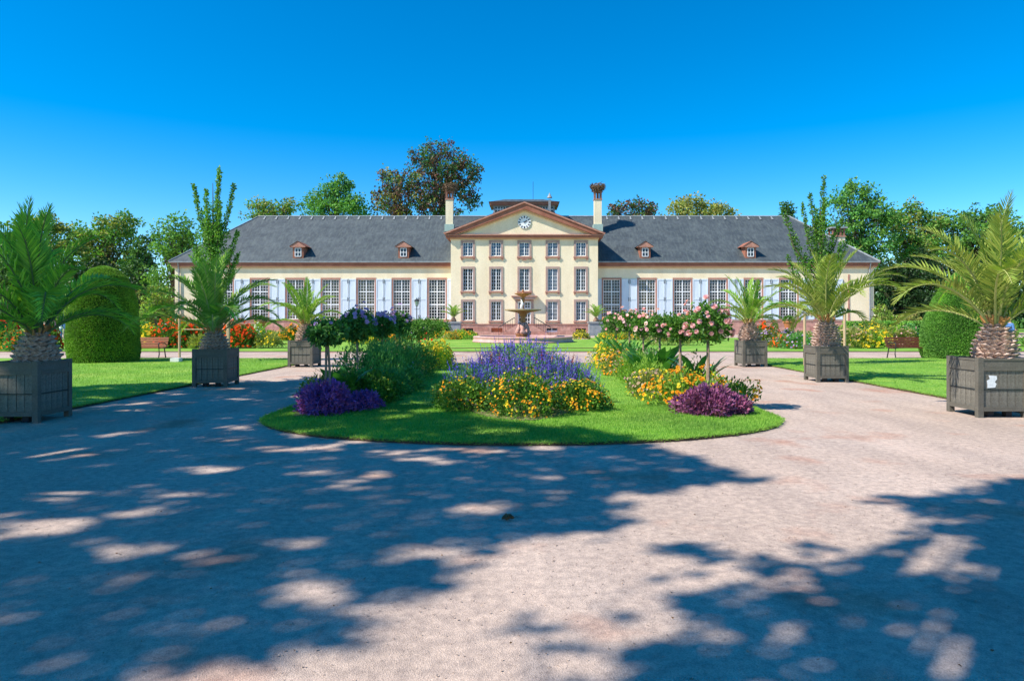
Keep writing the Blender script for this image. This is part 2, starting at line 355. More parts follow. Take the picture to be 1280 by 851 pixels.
def tag(o, label, cat, group=None, kind=None):
    if label: o['label'] = label
    if cat: o['category'] = cat
    if group: o['group'] = group
    if kind: o['kind'] = kind
    return o
def thing(name, label, cat, loc=(0, 0, 0), rz=0, group=None):
    o = bpy.data.objects.new(name, None); COL.objects.link(o); o.location = loc; o.rotation_euler = (0, 0, rz)
    o.empty_display_size = .2
    return tag(o, label, cat, group)
def kids(o): return [c for c in bpy.data.objects if c.parent is o]
KID = {}
def copy_tree(o, parent=None, tree=None):
    if tree is None:
        tree = {}
        for c in bpy.data.objects:
            if c.parent: tree.setdefault(c.parent.name, []).append(c)
    c = o.copy(); COL.objects.link(c); c.parent = parent
    for ch in tree.get(o.name, []): copy_tree(ch, c, tree)
    return c
def inst(name, me, parent, loc=(0, 0, 0), rot=(0, 0, 0), scale=None):
    o = bpy.data.objects.new(name, me); COL.objects.link(o); o.parent = parent; o.location = loc; o.rotation_euler = rot
    if scale: o.scale = scale
    return o

# ------------------------------------------------------------------ the ground
def structure(mb, name): return mb.build(name, kind='structure')
g = MB(); g.add([(-900, -400, 0), (900, -400, 0), (900, 1500, 0), (-900, 1500, 0)], [(0, 1, 2, 3)], 'gravel'); structure(g, 'ground')
def ell(cx, cy, a, b, t0, t1, n, p=2.0):
    o = []
    for i in range(n+1):
        t = t0+(t1-t0)*i/n; c, s_ = math.cos(t), math.sin(t)
        o.append((cx+a*math.copysign(abs(c)**(2/p), c), cy+b*math.copysign(abs(s_)**(2/p), s_)))
    return o
def wob(poly, a=.02):
    return [(x+random.uniform(-a, a), y+random.uniform(-a, a)) for x, y in poly]
LH = .045
centre_lawn = wob([(-4.15, 24.8)]+[(-4.15, y) for y in np.arange(24, 11.3, -.6)]+ell(0, 11.2, 4.15, 2.52, math.pi, 2*math.pi, 60)+[(4.15, y) for y in np.arange(11.8, 24.6, .6)]+[(4.15, 24.8)], .015)
g = MB(); g.slab(centre_lawn, 0, LH, 'turf', 'soil'); structure(g, 'lawn')
left_lawn = wob([(-70, -6), (-8.05, -6)]+[(-8.05, y) for y in np.arange(-5, 27.4, .5)]+[(-8.2, 27.7), (-8.6, 27.9), (-70, 27.9)], .015)
right_lawn = wob([(8.6, -6), (70, -6), (70, 27.9), (9.2, 27.9), (8.75, 27.7)]+[(8.6, y) for y in np.arange(27.4, -5, -.5)], .015)
for p in (left_lawn, right_lawn): g = MB(); g.slab(p, 0, LH, 'turf', 'soil'); structure(g, 'lawn')
for p in ([(-70, 34.2), (-5.6, 34.2), (-5.6, 60), (-70, 60)], [(5.6, 34.2), (70, 34.2), (70, 60), (5.6, 60)], [(-5.55, 38.3), (5.55, 38.3), (5.55, 55), (-5.55, 55)], [(-5.55, 34.2), (5.55, 34.2), (5.55, 37.4), (-5.55, 37.4)]):
    g = MB(); g.slab(p, 0, LH, 'turf', 'soil'); structure(g, 'lawn')
g = MB(); g.slab([(-200, 86), (200, 86), (200, 400), (-200, 400)], 0, .05, 'turf', 'soil'); structure(g, 'lawn')
# bare soil under the planting
for poly in ([(-3.7, 11.0), (-3.0, 11.0), (-2.75, 11.9), (-2.8, 24), (-4.0, 24), (-4.0, 12.5)], [(2.8, 11.9), (3.0, 11.0), (3.6, 11.0), (4.0, 12.5), (4.0, 24), (2.8, 24)], ell(0, 14.3, 1.2, 3.75, 0, 2*math.pi, 40)[:-1],
             ell(-5.4, 36.0, 1.6, .9, 0, 2*math.pi, 24)[:-1], ell(5.4, 36.0, 1.6, .9, 0, 2*math.pi, 24)[:-1]):
    g = MB(); g.slab(wob(poly, .03), LH-.01, LH+.012, 'soil_pale', 'soil'); structure(g, 'soil_bed')

def in_poly(px, py, poly):
    c = np.zeros(len(px), bool); n = len(poly)
    for i in range(n):
        x0, y0 = poly[i]; x1, y1 = poly[(i+1) % n]
        if y0 == y1: continue
        k = (y0 > py) != (y1 > py); xs = (x1-x0)*(py-y0)/(y1-y0)+x0; c ^= k & (px < xs)
    return c
def grass(poly, x0, x1, y0, y1, n, h, label):
    P = np.stack([RNG.uniform(x0, x1, n), RNG.uniform(y0, y1, n), np.full(n, LH-.004)], 1)
    P = P[in_poly(P[:, 0], P[:, 1], poly)]; n = len(P)
    D = unit(np.array([0, 0, 1.])+rdir(n)*.45); S = unit(np.cross(D, rdir(n)))*RNG.uniform(.003, .006, (n, 1)); L = RNG.uniform(.6, 1.3, (n, 1))*h
    V = np.stack([P-S, P+S, P+D*L], 1).reshape(-1, 3)
    b = MB(); b.add(V, np.arange(3*n).reshape(n, 3), 'grass_blade'); o = b.build('grass'); tag(o, label, 'grass', kind='stuff')
grass(centre_lawn, -4.2, 4.2, 8.6, 12.5, 90000, .04, 'short bright green turf of the oval lawn around the flower beds')
grass(centre_lawn, -4.2, 4.2, 12.5, 24.8, 60000, .045, 'short green turf farther back between the flower borders')
grass(left_lawn, -16, -8, 9, 27.9, 60000, .045, 'short green turf of the lawn left of the gravel path')
grass(right_lawn, 8.5, 19, 10, 27.9, 60000, .045, 'short green turf of the lawn right of the gravel path')
# ragged turf edge over the kerbless border
def edge_grass(pts, n, label):
    P = []
    for i in range(len(pts)-1):
        (x0, y0), (x1, y1) = pts[i], pts[i+1]; d = math.hypot(x1-x0, y1-y0); k = int(n*d)
        if k < 1: continue
        t = RNG.uniform(0, 1, k); P.append(np.stack([x0+(x1-x0)*t, y0+(y1-y0)*t, np.full(k, LH*.7)], 1))
    P = np.concatenate(P)+RNG.normal(size=(sum(len(q) for q in P), 3))*[.02, .02, .006]
    b = MB(); leaves(b, P, rdir(len(P))*[1, 1, .5]+[0, 0, .45], .055, .12, 'grass_blade'); tag(b.build('grass_edge'), label, 'grass', kind='stuff')
edge_grass(centre_lawn, 420, 'ragged grass fringe along the rim of the oval lawn')
edge_grass([(-8.05, 10), (-8.05, 27.6)], 300, 'ragged grass fringe where the left lawn meets gravel')
edge_grass([(8.6, 10), (8.6, 27.6)], 300, 'ragged grass fringe where the right lawn meets gravel')
# loose pebbles on the gravel close to the camera
n = 9000; P = np.stack([RNG.uniform(-6, 6, n), RNG.uniform(2.6, 9, n)**1.0, np.full(n, .002)], 1)
b = MB(); sz_ = RNG.uniform(.003, .007, n)+(RNG.uniform(0, 1, n) > .993)*.005; discs(b, P, np.tile([0, 0, 1.], (n, 1))+rdir(n)*.3, sz_, 'gravel', 5, .6); tag(b.build('loose_grit'), 'loose grit scattered over the near gravel path', 'grit', kind='stuff')

# ------------------------------------------------------------------ the palace
BX, BY = .3, 75.0; PY = -1.7                 # facade plane of the wings; the pavilion stands 1.7 m proud
PW, PV = F/BY, F/(BY+PY)
def zw(py): return EYE+(VY-py)/PW
def zv(py): return EYE+(VY-py)/PV
palace = thing('palace', 'long cream orangery palace with slate roof and three-storey clock pavilion', 'palace', (BX, BY, 0))
HW, HP = 38.4, 7.9
EZ = zw(327.5); RZ = EYE+129*83/F; DEP = 16.0
def holes_wall(x0, x1, z0, z1, holes, y, th, m, mb):
    """a wall at y (facing -y) pierced by real openings with reveals"""
    xs = sorted({x0, x1}|{v for h in holes for v in h[:2]}); zs = sorted({z0, z1}|{v for h in holes for v in h[2:]})
    def isin(x, z): return any(h[0]-1e-6 < x < h[1]+1e-6 and h[2]-1e-6 < z < h[3]+1e-6 for h in holes)
    for i in range(len(xs)-1):
        j = 0
        while j < len(zs)-1:
            if isin((xs[i]+xs[i+1])/2, (zs[j]+zs[j+1])/2): j += 1; continue
            k = j
            while k < len(zs)-1 and not isin((xs[i]+xs[i+1])/2, (zs[k]+zs[k+1])/2): k += 1
            mb.add([(xs[i], y, zs[j]), (xs[i+1], y, zs[j]), (xs[i+1], y, zs[k]), (xs[i], y, zs[k])], [(0, 1, 2, 3)], m); j = k
    for a, b, c, d in holes:
        mb.add([(a, y, c), (b, y, c), (b, y, d), (a, y, d), (a, y+th, c), (b, y+th, c), (b, y+th, d), (a, y+th, d)], [(0, 4, 5, 1), (1, 5, 6, 2), (2, 6, 7, 3), (3, 7, 4, 0)], m)
WWX = [(k*44.2+98.6)/PW for k in range(7)]; WWX = [w+21/PW/2 for w in WWX]      # window centres right of the middle (metres)
WWX = [(754+44.3*k+10.6-655.5)/PW for k in range(7)]
wh, wz0, wz1 = 1.0, zw(398.6), zw(348.6)
for s in (-1, 1):
    b = MB(); hs = [(s*x-wh if s > 0 else s*x-wh, s*x+wh, wz0, wz1) for x in WWX]
    x0, x1 = (HP, HW) if s > 0 else (-HW, -HP)
    holes_wall(x0, x1, zw(403), EZ-.05, hs, 0, .22, 'render_cream', b)
    b.add([(s*HW, 0, 0), (s*HW, DEP, 0), (s*HW, DEP, EZ), (s*HW, 0, EZ)], [(0, 1, 2, 3)], 'render_cream')
    b.add([(x0, DEP, 0), (x1, DEP, 0), (x1, DEP, EZ), (x0, DEP, EZ)], [(3, 2, 1, 0)], 'render_cream')
    b.build('wall', palace)
    b = MB(); b.box(x0 if s > 0 else x0-.06, x1+.06 if s > 0 else x1, -.06, .3, 0, zw(402), 'sandstone_blocks'); b.box(x0 if s > 0 else x0-.1, x1+.1 if s > 0 else x1, -.1, .2, zw(402), zw(401), 'sandstone'); b.build('plinth', palace)
    b = MB()
    b.box(x0 if s > 0 else x0-.3, x1+.3 if s > 0 else x1, -.3, .1, zw(333), zw(328.4), 'cornice_red'); b.box(x0 if s > 0 else x0-.2, x1+.2 if s > 0 else x1, -.16, .1, zw(335), zw(333), 'cornice_ochre')
    b.box(x0 if s > 0 else x0-.42, x1+.42 if s > 0 else x1, -.44, -.28, zw(328.6), zw(327.0), 'lead_grey')
    xe = s*(HW+.2); b.box(xe-.1, xe+.12, .1, DEP, zw(333), zw(328.4), 'cornice_red'); b.build('cornice', palace)
    b = MB(); xp_ = s*(1061-655.5)/PW; b.box(xp_-.09, xp_+.09, -.05, .02, zw(402), zw(343), 'sandstone'); b.build('pilaster_strip', palace)
    b = MB(); xd = s*(1086.5-655.5)/PW; b.tube([(xd, -.14, .3), (xd, -.14, zw(336)), (xd, -.36, zw(329))], .075, 'lead_grey', 8); b.build('downpipe', palace)
# hipped slate roof over both wings
ex, eyf, eyb = HW+.5, -.42, DEP+.4; rx = 32.3; ry = 8.0
b = MB(); V = [(-ex, eyf, EZ), (ex, eyf, EZ), (ex, eyb, EZ), (-ex, eyb, EZ), (-rx, ry, RZ), (rx, ry, RZ)]
b.add(V, [(0, 1, 5, 4), (1, 2, 5), (2, 3, 4, 5), (3, 0, 4)], 'slate'); b.add([(p[0], p[1], p[2]-.14) for p in V[:4]], [(3, 2, 1, 0)], 'soffit')
b.add(V[:4]+[(p[0], p[1], p[2]-.14) for p in V[:4]], [(4, 5, 1, 0), (5, 6, 2, 1), (6, 7, 3, 2), (7, 4, 0, 3)], 'cornice_red')
roof = b.build('roof', palace)
b = MB()
b.tube([(-rx, ry, RZ+.03), (rx, ry, RZ+.03)], .11, 'lead_grey', 6)
for s in (-1, 1):
    b.tube([(s*rx, ry, RZ+.02), (s*ex, eyf, EZ+.03)], .09, 'lead_grey', 6); b.tube([(s*rx, ry, RZ+.02), (s*ex, eyb, EZ+.03)], .09, 'lead_grey', 6)
b.build('ridge_capping', roof)
hk = MB(); hk.add([(-.12, -.6, -.42), (.12, -.6, -.42), (.06, 0, .03), (-.06, 0, .03)], [(0, 1, 2, 3)], 'lead_grey'); hk.box(-.03, .03, -.06, .03, 0, .06, 'lead_grey'); hkm = mesh_of('ridge_flashing', hk)
for i in range(17):
    for s in (-1, 1):
        x = s*(8.6+i*1.9*.75); 
        if abs(x) < rx: inst('ridge_flashing', hkm, roof, (x, ry-.06, RZ+.03))

# windows
def bars_mesh(w, z0, z1, cols, rows, thick, mullion, trans, name='glazing_bars', fr=.07):
    b = MB(); y0, y1 = -.045, .03
    b.box(-w, -w+fr, y0, y1, z0, z1, 'white_paint'); b.box(w-fr, w, y0, y1, z0, z1, 'white_paint')
    b.box(-w+fr, w-fr, y0, y1, z0, z0+fr, 'white_paint'); b.box(-w+fr, w-fr, y0, y1, z1-fr, z1, 'white_paint')
    b.box(-mullion/2, mullion/2, y0-.02, y1, z0+fr, z1-fr, 'white_paint')
    for t in trans:
        z = z0+(z1-z0)*t; b.box(-w+fr, w-fr, y0-.012, y1-.004, z-.055, z+.055, 'white_paint')
    for i in range(1, cols):
        if abs(i-cols/2) < .1: continue
        x = -w+2*w*i/cols; b.box(x-thick/2, x+thick/2, y0+.012, y1-.008, z0+fr, z1-fr, 'white_paint')
    for j in range(1, rows):
        z = z0+(z1-z0)*j/rows
        if any(abs(z-(z0+(z1-z0)*t)) < .08 for t in trans): continue
        b.box(-w+fr, w-fr, y0+.016, y1-.012, z-thick/2, z+thick/2, 'white_paint')
    return mesh_of(name, b)
def glass_mesh(w, z0, z1, m): b = MB(); b.box(-w, w, .05, .07, z0, z1, m); return mesh_of('glass', b)
fb = MB()
for a, c, d, e in ((-wh-.09, -wh+.06, wz0-.04, wz1+.12), (wh-.06, wh+.09, wz0-.04, wz1+.12)): fb.box(a, c, -.05, .18, d, e, 'sandstone')
fb.box(-wh+.06, wh-.06, -.05, .18, wz1-.06, wz1+.12, 'sandstone'); fb.box(-wh-.22, wh+.22, -.12, .2, wz0-.18, wz0-.04, 'sandstone')
frame_w = mesh_of('window', fb); bars_w = bars_mesh(wh-.07, wz0-.02, wz1-.06, 6, 13, .03, .1, (.36, .69))
gl_w = [glass_mesh(wh-.05, wz0-.03, wz1-.02, m) for m in ('window_glass', 'window_glass_lit')]
sh = MB(); sz0, sz1, sw = wz0-.06, wz1-.02, .93
sh.box(-sw/2, sw/2, -.045, 0, sz0, sz1, 'shutter_blue')
for a, c, d, e in ((-sw/2, -sw/2+.12, sz0, sz1), (sw/2-.12, sw/2, sz0, sz1), (-sw/2+.12, sw/2-.12, sz0, sz0+.14), (-sw/2+.12, sw/2-.12, sz1-.14, sz1), (-sw/2+.12, sw/2-.12, (sz0+sz1)/2-.07, (sz0+sz1)/2+.07)):
    sh.box(a, c, -.075, -.046, d, e, 'shutter_blue')
sh_m = mesh_of('shutter', sh)
hb = MB(); hb.box(-.02, .02, -.09, -.03, sz0+.1, sz0+.5, 'iron_black'); hb.box(-.02, .02, -.09, -.03, sz1-.5, sz1-.1, 'iron_black'); hb.box(-.02, .02, -.09, -.03, (sz0+sz1)/2-.2, (sz0+sz1)/2+.2, 'iron_black'); hinge_m = mesh_of('hinge', hb)
for s in (-1, 1):
    for i, x in enumerate(WWX):
        w = inst('window', frame_w, palace, (s*x, 0, 0)); inst('glazing_bars', bars_w, w, (0, .12, 0)); inst('glass', gl_w[1 if (s < 0 and i in (2, 3, 4)) or (s > 0 and i == 1) else 0], w, (0, .12, 0))
        for t in (-1, 1):
            if i == 0 and t*s < 0:           # the pavilion leaves room for one narrow leaf
                o = inst('shutter', sh_m, palace, (s*x+t*(wh+.09+.38), -.012, 0), scale=(.78, 1, 1))
            else: o = inst('shutter', sh_m, palace, (s*x+t*(wh+.1+sw/2), -.012, 0))
            inst('hinge', hinge_m, o, (t*sw/2, 0, 0))

# the pavilion
PB = DEP*.5
hz = [(zv(320), zv(302.7)), (zv(363.2), zv(335.6)), (zv(400.3), zv(376.6))]
cols = [(-70.7)/PV, -35.4/PV, 0, 35.3/PV, 70.6/PV]; hw = .56
holes = [(x-hw, x+hw, z0, z1) for x in cols for z0, z1 in hz]; holes = [h for h in holes if not (h[0] < 0 < h[1] and h[2] == hz[2][0])]+[(-.72, .72, zv(407), zv(376.6))]
b = MB(); EPZ = zv(299.5)
holes_wall(-HP, HP, zv(407.001), EPZ, holes, PY, .25, 'render_cream', b)
for s in (-1, 1): b.add([(s*HP, PY, 0), (s*HP, PB, 0), (s*HP, PB, EPZ), (s*HP, PY, EPZ)], [(0, 1, 2, 3)], 'render_cream')
b.build('wall', palace)
b = MB(); ch = [(-3.55, -2.35, .3, .75), (2.35, 3.55, .3, .75), (-6.6, -5.5, .3, .7), (5.5, 6.6, .3, .7)]
holes_wall(-HP-.08, HP+.08, 0, zv(406), ch, PY-.08, .2, 'sandstone_blocks', b)
for s in (-1, 1): b.add([(s*(HP+.08), PY-.08, 0), (s*(HP+.08), 0, 0), (s*(HP+.08), 0, zv(406)), (s*(HP+.08), PY-.08, zv(406))], [(0, 1, 2, 3)], 'sandstone_blocks')
b.box(-HP-.12, HP+.12, PY-.13, PY+.05, zv(406), zv(404.7), 'sandstone'); b.build('plinth', palace)
for i, (a, c, d, e) in enumerate(ch):
    b = MB(); b.box(a, c, .1, .14, d, e, ('terracotta', 'white_paint', 'black_paint', 'black_paint')[i])
    if i == 1: b.box(a+.05, a+.55, .08, .1, d+.2, e-.05, 'black_paint'); b.box(a+.65, c-.05, .08, .1, d+.2, e-.05, 'black_paint')
    b.build('cellar_window', palace, (0, PY, 0))
def surround(z0, z1, w=hw, keyed=False, sill=True):
    b = MB(); t = .19
    b.box(-w-t, -w+.02, -.07, .2, z0-.06, z1+.2, 'stone_grey_pink'); b.box(w-.02, w+t, -.07, .2, z0-.06, z1+.2, 'stone_grey_pink')
    b.box(-w+.02, w-.02, -.07, .2, z1-.02, z1+.2, 'stone_grey_pink')
    if sill:
        b.box(-w-t-.05, w+t+.05, -.16, .2, z0-.22, z0-.06, 'sandstone')
        b.box(-w-t, -w, -.12, 0, z0-.42, z0-.22, 'sandstone'); b.box(w, w+t, -.12, 0, z0-.42, z0-.22, 'sandstone')
    if keyed: b.box(-.4, .4, -.14, 0, z0-.34, z0-.22, 'sandstone'); b.box(-.2, .2, -.12, 0, z0-.46, z0-.34, 'sandstone')
    return mesh_of('window', b)
for r, (z0, z1) in enumerate(hz):
    sm = surround(z0, z1); bm_ = bars_mesh(hw-.03, z0, z1, 4, (4, 6, 5)[r], .03, .09, ()); gm = [glass_mesh(hw-.02, z0, z1, 'window_glass'), glass_mesh(hw-.02, z0, z1, 'window_glass_sky')]
    for k, x in enumerate(cols):
        if r == 2 and k == 2: continue
        w = inst('window', surround(z0, z1, keyed=True) if k == 2 else sm, palace, (x, PY, 0)); inst('glazing_bars', bm_, w, (0, .12, 0)); inst('glass', gm[1 if r == 0 or (r, k) in ((1, 3), (2, 3), (2, 4)) else 0], w, (0, .12, 0))
# glazed door, stone hood, double flight of steps
dz0, dz1 = zv(407), zv(376.6)
b = MB(); b.box(-.98, -.7, -.09, .2, dz0, dz1+.22, 'stone_grey_pink'); b.box(.7, .98, -.09, .2, dz0, dz1+.22, 'stone_grey_pink'); b.box(-.7, .7, -.09, .2, dz1-.02, dz1+.22, 'stone_grey_pink')
b.prism([(-1.05, dz1+.22), (1.05, dz1+.22), (1.3, dz1+.46), (-1.3, dz1+.46)], -.62, 0, 'stone_grey_pink'); b.box(-1.38, 1.38, -.7, 0, dz1+.46, dz1+.58, 'sandstone'); dr = b.build('door', palace, (0, PY, 0))
b = MB(); b.box(-.69, .69, .1, .14, dz0, dz1-.03, 'window_glass'); b.build('glass', dr)
inst('glazing_bars', bars_mesh(.68, dz0, dz1-.03, 4, 6, .05, .14, (.72,), fr=.1), dr, (0, .09, 0))
b = MB(); b.add([(-2.7, -.1, 0), (2.7, -.1, 0), (1.0, -.1, dz0-.02), (-1.0, -.1, dz0-.02), (-2.7, -1.3, 0), (2.7, -1.3, 0), (1.0, -1.3, dz0-.02), (-1.0, -1.3, dz0-.02)], [(4, 5, 6, 7), (0, 3, 2, 1), (2, 3, 7, 6)], 'sandstone_blocks')
for i in range(7):
    for s in (-1, 1):
        xa = 1.0+1.7*i/7; zt = (dz0-.02)*(1-i/7); b.box(min(s*xa, s*(xa+.243)), max(s*xa, s*(xa+.243)), -1.25, -.12, 0, zt, 'sandstone')
st = b.build('steps', palace, (0, PY, 0))
for s in (-1, 1):
    b = MB(); b.tube([(s*1.0, -1.2, dz0+.85), (s*1.15, -1.2, dz0+.8), (s*2.75, -1.2, .85)], .045, 'iron_black', 6)
    for i in range(8): t = i/7; b.tube([(s*(1.02+1.7*t), -1.2, (dz0-.02)*(1-t)), (s*(1.02+1.7*t), -1.2, (dz0+.82)*(1-t)+.85*t)], .018, 'iron_black', 4)
    b.build('handrail', st)
# entablature and pediment
b = MB(); b.box(-HP-.1, HP+.1, PY-.12, PB, EPZ, zv(297.5), 'cornice_ochre'); b.box(-HP-.5, HP+.5, PY-.34, PB, zv(297.5), zv(294.8), 'cornice_red')
b.box(-HP-.6, HP+.6, PY-.42, PB, zv(294.8), zv(293.4), 'sandstone'); b.build('cornice', palace)
pz0 = zv(293.4); apex = zv(255.0); px1 = HP+.62; th = .62
slope = (apex-pz0)/px1
b = MB(); b.add([(-HP, PY-.02, pz0), (HP, PY-.02, pz0), (0, PY-.02, pz0+slope*HP)], [(0, 1, 2)], 'render_cream'); b.build('pediment', palace)
for s in (-1, 1):
    b = MB(); b.prism([(0, apex-.05), (s*px1, pz0-.05), (s*px1, pz0+.22-.1), (s*(px1-.9), pz0+.0), (0, apex-th)] if False else [(0, apex), (s*px1, pz0+.08), (s*(px1-1.25), pz0+.005), (0, apex-th)], PY-.5, PY+.1, 'cornice_red')
    b.prism([(0, apex+.16), (s*(px1+.14), pz0+.1), (s*(px1), pz0-.02), (0, apex+.003)], PY-.62, PY+.12, 'sandstone')
    b.prism([(0, apex-th-.003), (s*(px1-1.3), pz0+.003), (s*(px1-1.6), pz0+.003), (0, apex-th-.17)], PY-.3, PY-.02, 'cornice_ochre'); b.build('raking_cornice', palace)
b = MB(); V = [(-px1-.1, PY-.6, pz0+.13), (0, PY-.6, apex+.2), (px1+.1, PY-.6, pz0+.13), (-px1-.1, 7.8, pz0+.13), (0, 9.0, apex+.2), (px1+.1, 7.8, pz0+.13)]
b.add(V, [(0, 1, 4, 3), (1, 2, 5, 4)], 'slate'); b.build('pavilion_roof', palace)
b = MB(); b.add([(0, PY+.1, 0)]*0+[(-HP, PB+.1, EPZ), (HP, PB+.1, EPZ), (0, PB+.1, apex)], [(0, 1, 2)], 'render_cream'); b.build('gable_wall', palace)
# clock: dial, twelve numerals, hands
cz = zv(278); b = MB(); V = [(.69*math.cos(2*math.pi*i/40), 0, .69*math.sin(2*math.pi*i/40)) for i in range(40)]
b.add(V+[(x, .05, z) for x, _, z in V], [tuple(range(39, -1, -1))]+[(i, (i+1) % 40, (i+1) % 40+40, i+40) for i in range(40)], 'white_paint'); clk = b.build('clock', palace, (0, PY-.1, cz))
def rod(ang, r0, r1, w, m, y):
    b = MB(); s_, c_ = math.sin(ang), math.cos(ang); P = [(r0, -w), (r1, -w*.8), (r1, w*.8), (r0, w)]
    V = [(s_*r+c_*q, 0, c_*r-s_*q) for r, q in P]; b.add(V+[(x, .012, z) for x, _, z in V], [(0, 1, 2, 3), (7, 6, 5, 4), (0, 4, 5, 1), (1, 5, 6, 2), (2, 6, 7, 3), (3, 7, 4, 0)], m); return b, y
for i in range(12): b, y = rod(i*math.pi/6, .45, .66, .055 if i % 3 else .075, 'black_paint', -.02); b.build('numeral', clk, (0, -.02, 0))
b, y = rod(R(62), -.08, .34, .05, 'black_paint', -.03); b.build('hour_hand', clk, (0, -.035, 0))
b, y = rod(R(52), -.1, .26, .03, 'black_paint', -.03); b.build('minute_hand', clk, (0, -.055, 0))
# lantern behind the pediment
LY = 8.0; PL = F/(BY+LY-1.5); lx = 39/PL
def zl(py): return EYE+(VY-py)/PL
b = MB()
for s in (-1, 1):
    for k in range(5): x = -lx+.15+(2*lx-.3)*k/4; b.box(x-.09, x+.09, LY-1.5 if s < 0 else LY+1.4, LY-1.4 if s < 0 else LY+1.5, RZ-.6, zl(258.5), 'lead_grey')
b.box(-lx, lx, LY-1.35, LY+1.35, RZ-.8, zl(265), 'lead_grey'); b.box(-lx, lx, LY-1.5, LY+1.5, zl(258.5), zl(257), 'lead_grey')
lan = b.build('lantern', palace)
for k in range(4):
    xa = -lx+.15+(2*lx-.3)*k/4+.1; xb = xa+(2*lx-.3)/4-.2; b = MB(); b.box(xa, xb, LY-1.44, LY-1.41, zl(265), zl(258.6), 'window_glass_lit')
    for q in range(1, 5): x = xa+(xb-xa)*q/5; b.box(x-.025, x+.025, LY-1.475, LY-1.441, zl(265), zl(258.6), 'white_paint')
    b.box(xa, xb, LY-1.47, LY-1.444, zl(262.2), zl(261.4), 'white_paint'); b.build('lantern_window', lan)
b = MB(); b.box(-lx-.35, lx+.35, LY-1.95, LY+1.95, zl(257), zl(253.3), 'cornice_red'); x_ = lx+.5
V = [(-x_, LY-2.1, zl(253.2)), (x_, LY-2.1, zl(253.2)), (x_, LY+2.1, zl(253.2)), (-x_, LY+2.1, zl(253.2)), (-x_+1.9, LY-.5, zl(247.5)), (x_-1.9, LY-.5, zl(247.5)), (x_-1.9, LY+.5, zl(247.5)), (-x_+1.9, LY+.5, zl(247.5))]
b.add(V, [(0, 1, 5, 4), (1, 2, 6, 5), (2, 3, 7, 6), (3, 0, 4, 7), (4, 5, 6, 7), (3, 2, 1, 0)], 'slate'); b.build('lantern_roof', lan)
b = MB(); b.tube([((667-655.5)/PL, LY, zl(248)), ((667-655.5)/PL, LY, zl(224))], .025, 'iron_black', 5); b.build('antenna', palace)
b = MB(); xf = (688-655.5)/PV; b.box(xf-.12, xf+.12, .3, .54, pz0+1, zl(261), 'lead_grey'); b.lathe([(.3, zl(259)), (.26, zl(258)), (.1, zl(255)), (.03, zl(253))], 'lead_grey', 10, (xf, .42)); b.build('vent_cowl', palace)
# dormers
def dormer(x):
    d0 = MB(); w = .58; zb = zw(321.5)-.02; zt = zw(309); pyd = .0
    def roof_y(z): return eyf+(z-EZ)/(RZ-EZ)*(ry-eyf)
    yb = roof_y(zb)-.12; ye = roof_y(zt)+.3
    d0.box(-w, w, yb, ye, zb-.1, zt, 'cornice_red')
    o = d0.build('dormer', palace, (x, 0, 0))
    b = MB(); b.box(-.33, .33, yb-.03, yb-.004, zb+.12, zt-.12, 'window_glass'); b.box(-.36, -.29, yb-.05, yb-.031, zb+.1, zt-.1, 'white_paint'); b.box(.29, .36, yb-.05, yb-.031, zb+.1, zt-.1, 'white_paint')
    b.box(-.03, .03, yb-.05, yb-.031, zb+.1, zt-.1, 'white_paint'); b.box(-.29, .29, yb-.055, yb-.034, (zb+zt)/2-.03, (zb+zt)/2+.03, 'white_paint'); b.box(-.29, .29, yb-.055, yb-.034, zb+.08, zb+.15, 'white_paint'); b.box(-.29, .29, yb-.055, yb-.034, zt-.15, zt-.08, 'white_paint'); b.build('dormer_window', o)
    b = MB(); b.prism([(-w-.28, zt), (w+.28, zt), (w+.28, zt+.1), (0, zt+.62), (-w-.28, zt+.1)], yb-.2, yb-.08, 'sandstone')
    yr = roof_y(zt+.62)+.1; ys = roof_y(zt+.1)+.1
    b.add([(-w-.34, yb-.26, zt+.1), (0, yb-.26, zt+.68), (w+.34, yb-.26, zt+.1), (-w-.34, ys, zt+.1), (0, yr, zt+.68), (w+.34, ys, zt+.1)], [(0, 1, 4, 3), (1, 2, 5, 4)], 'cornice_red')
    b.box(-w-.3, w+.3, yb-.16, yb+.5, zt+.003, zt+.06, 'cornice_red'); b.build('dormer_roof', o)
for x in (-24.9, -13.3, 13.3, 24.9): dormer(x)
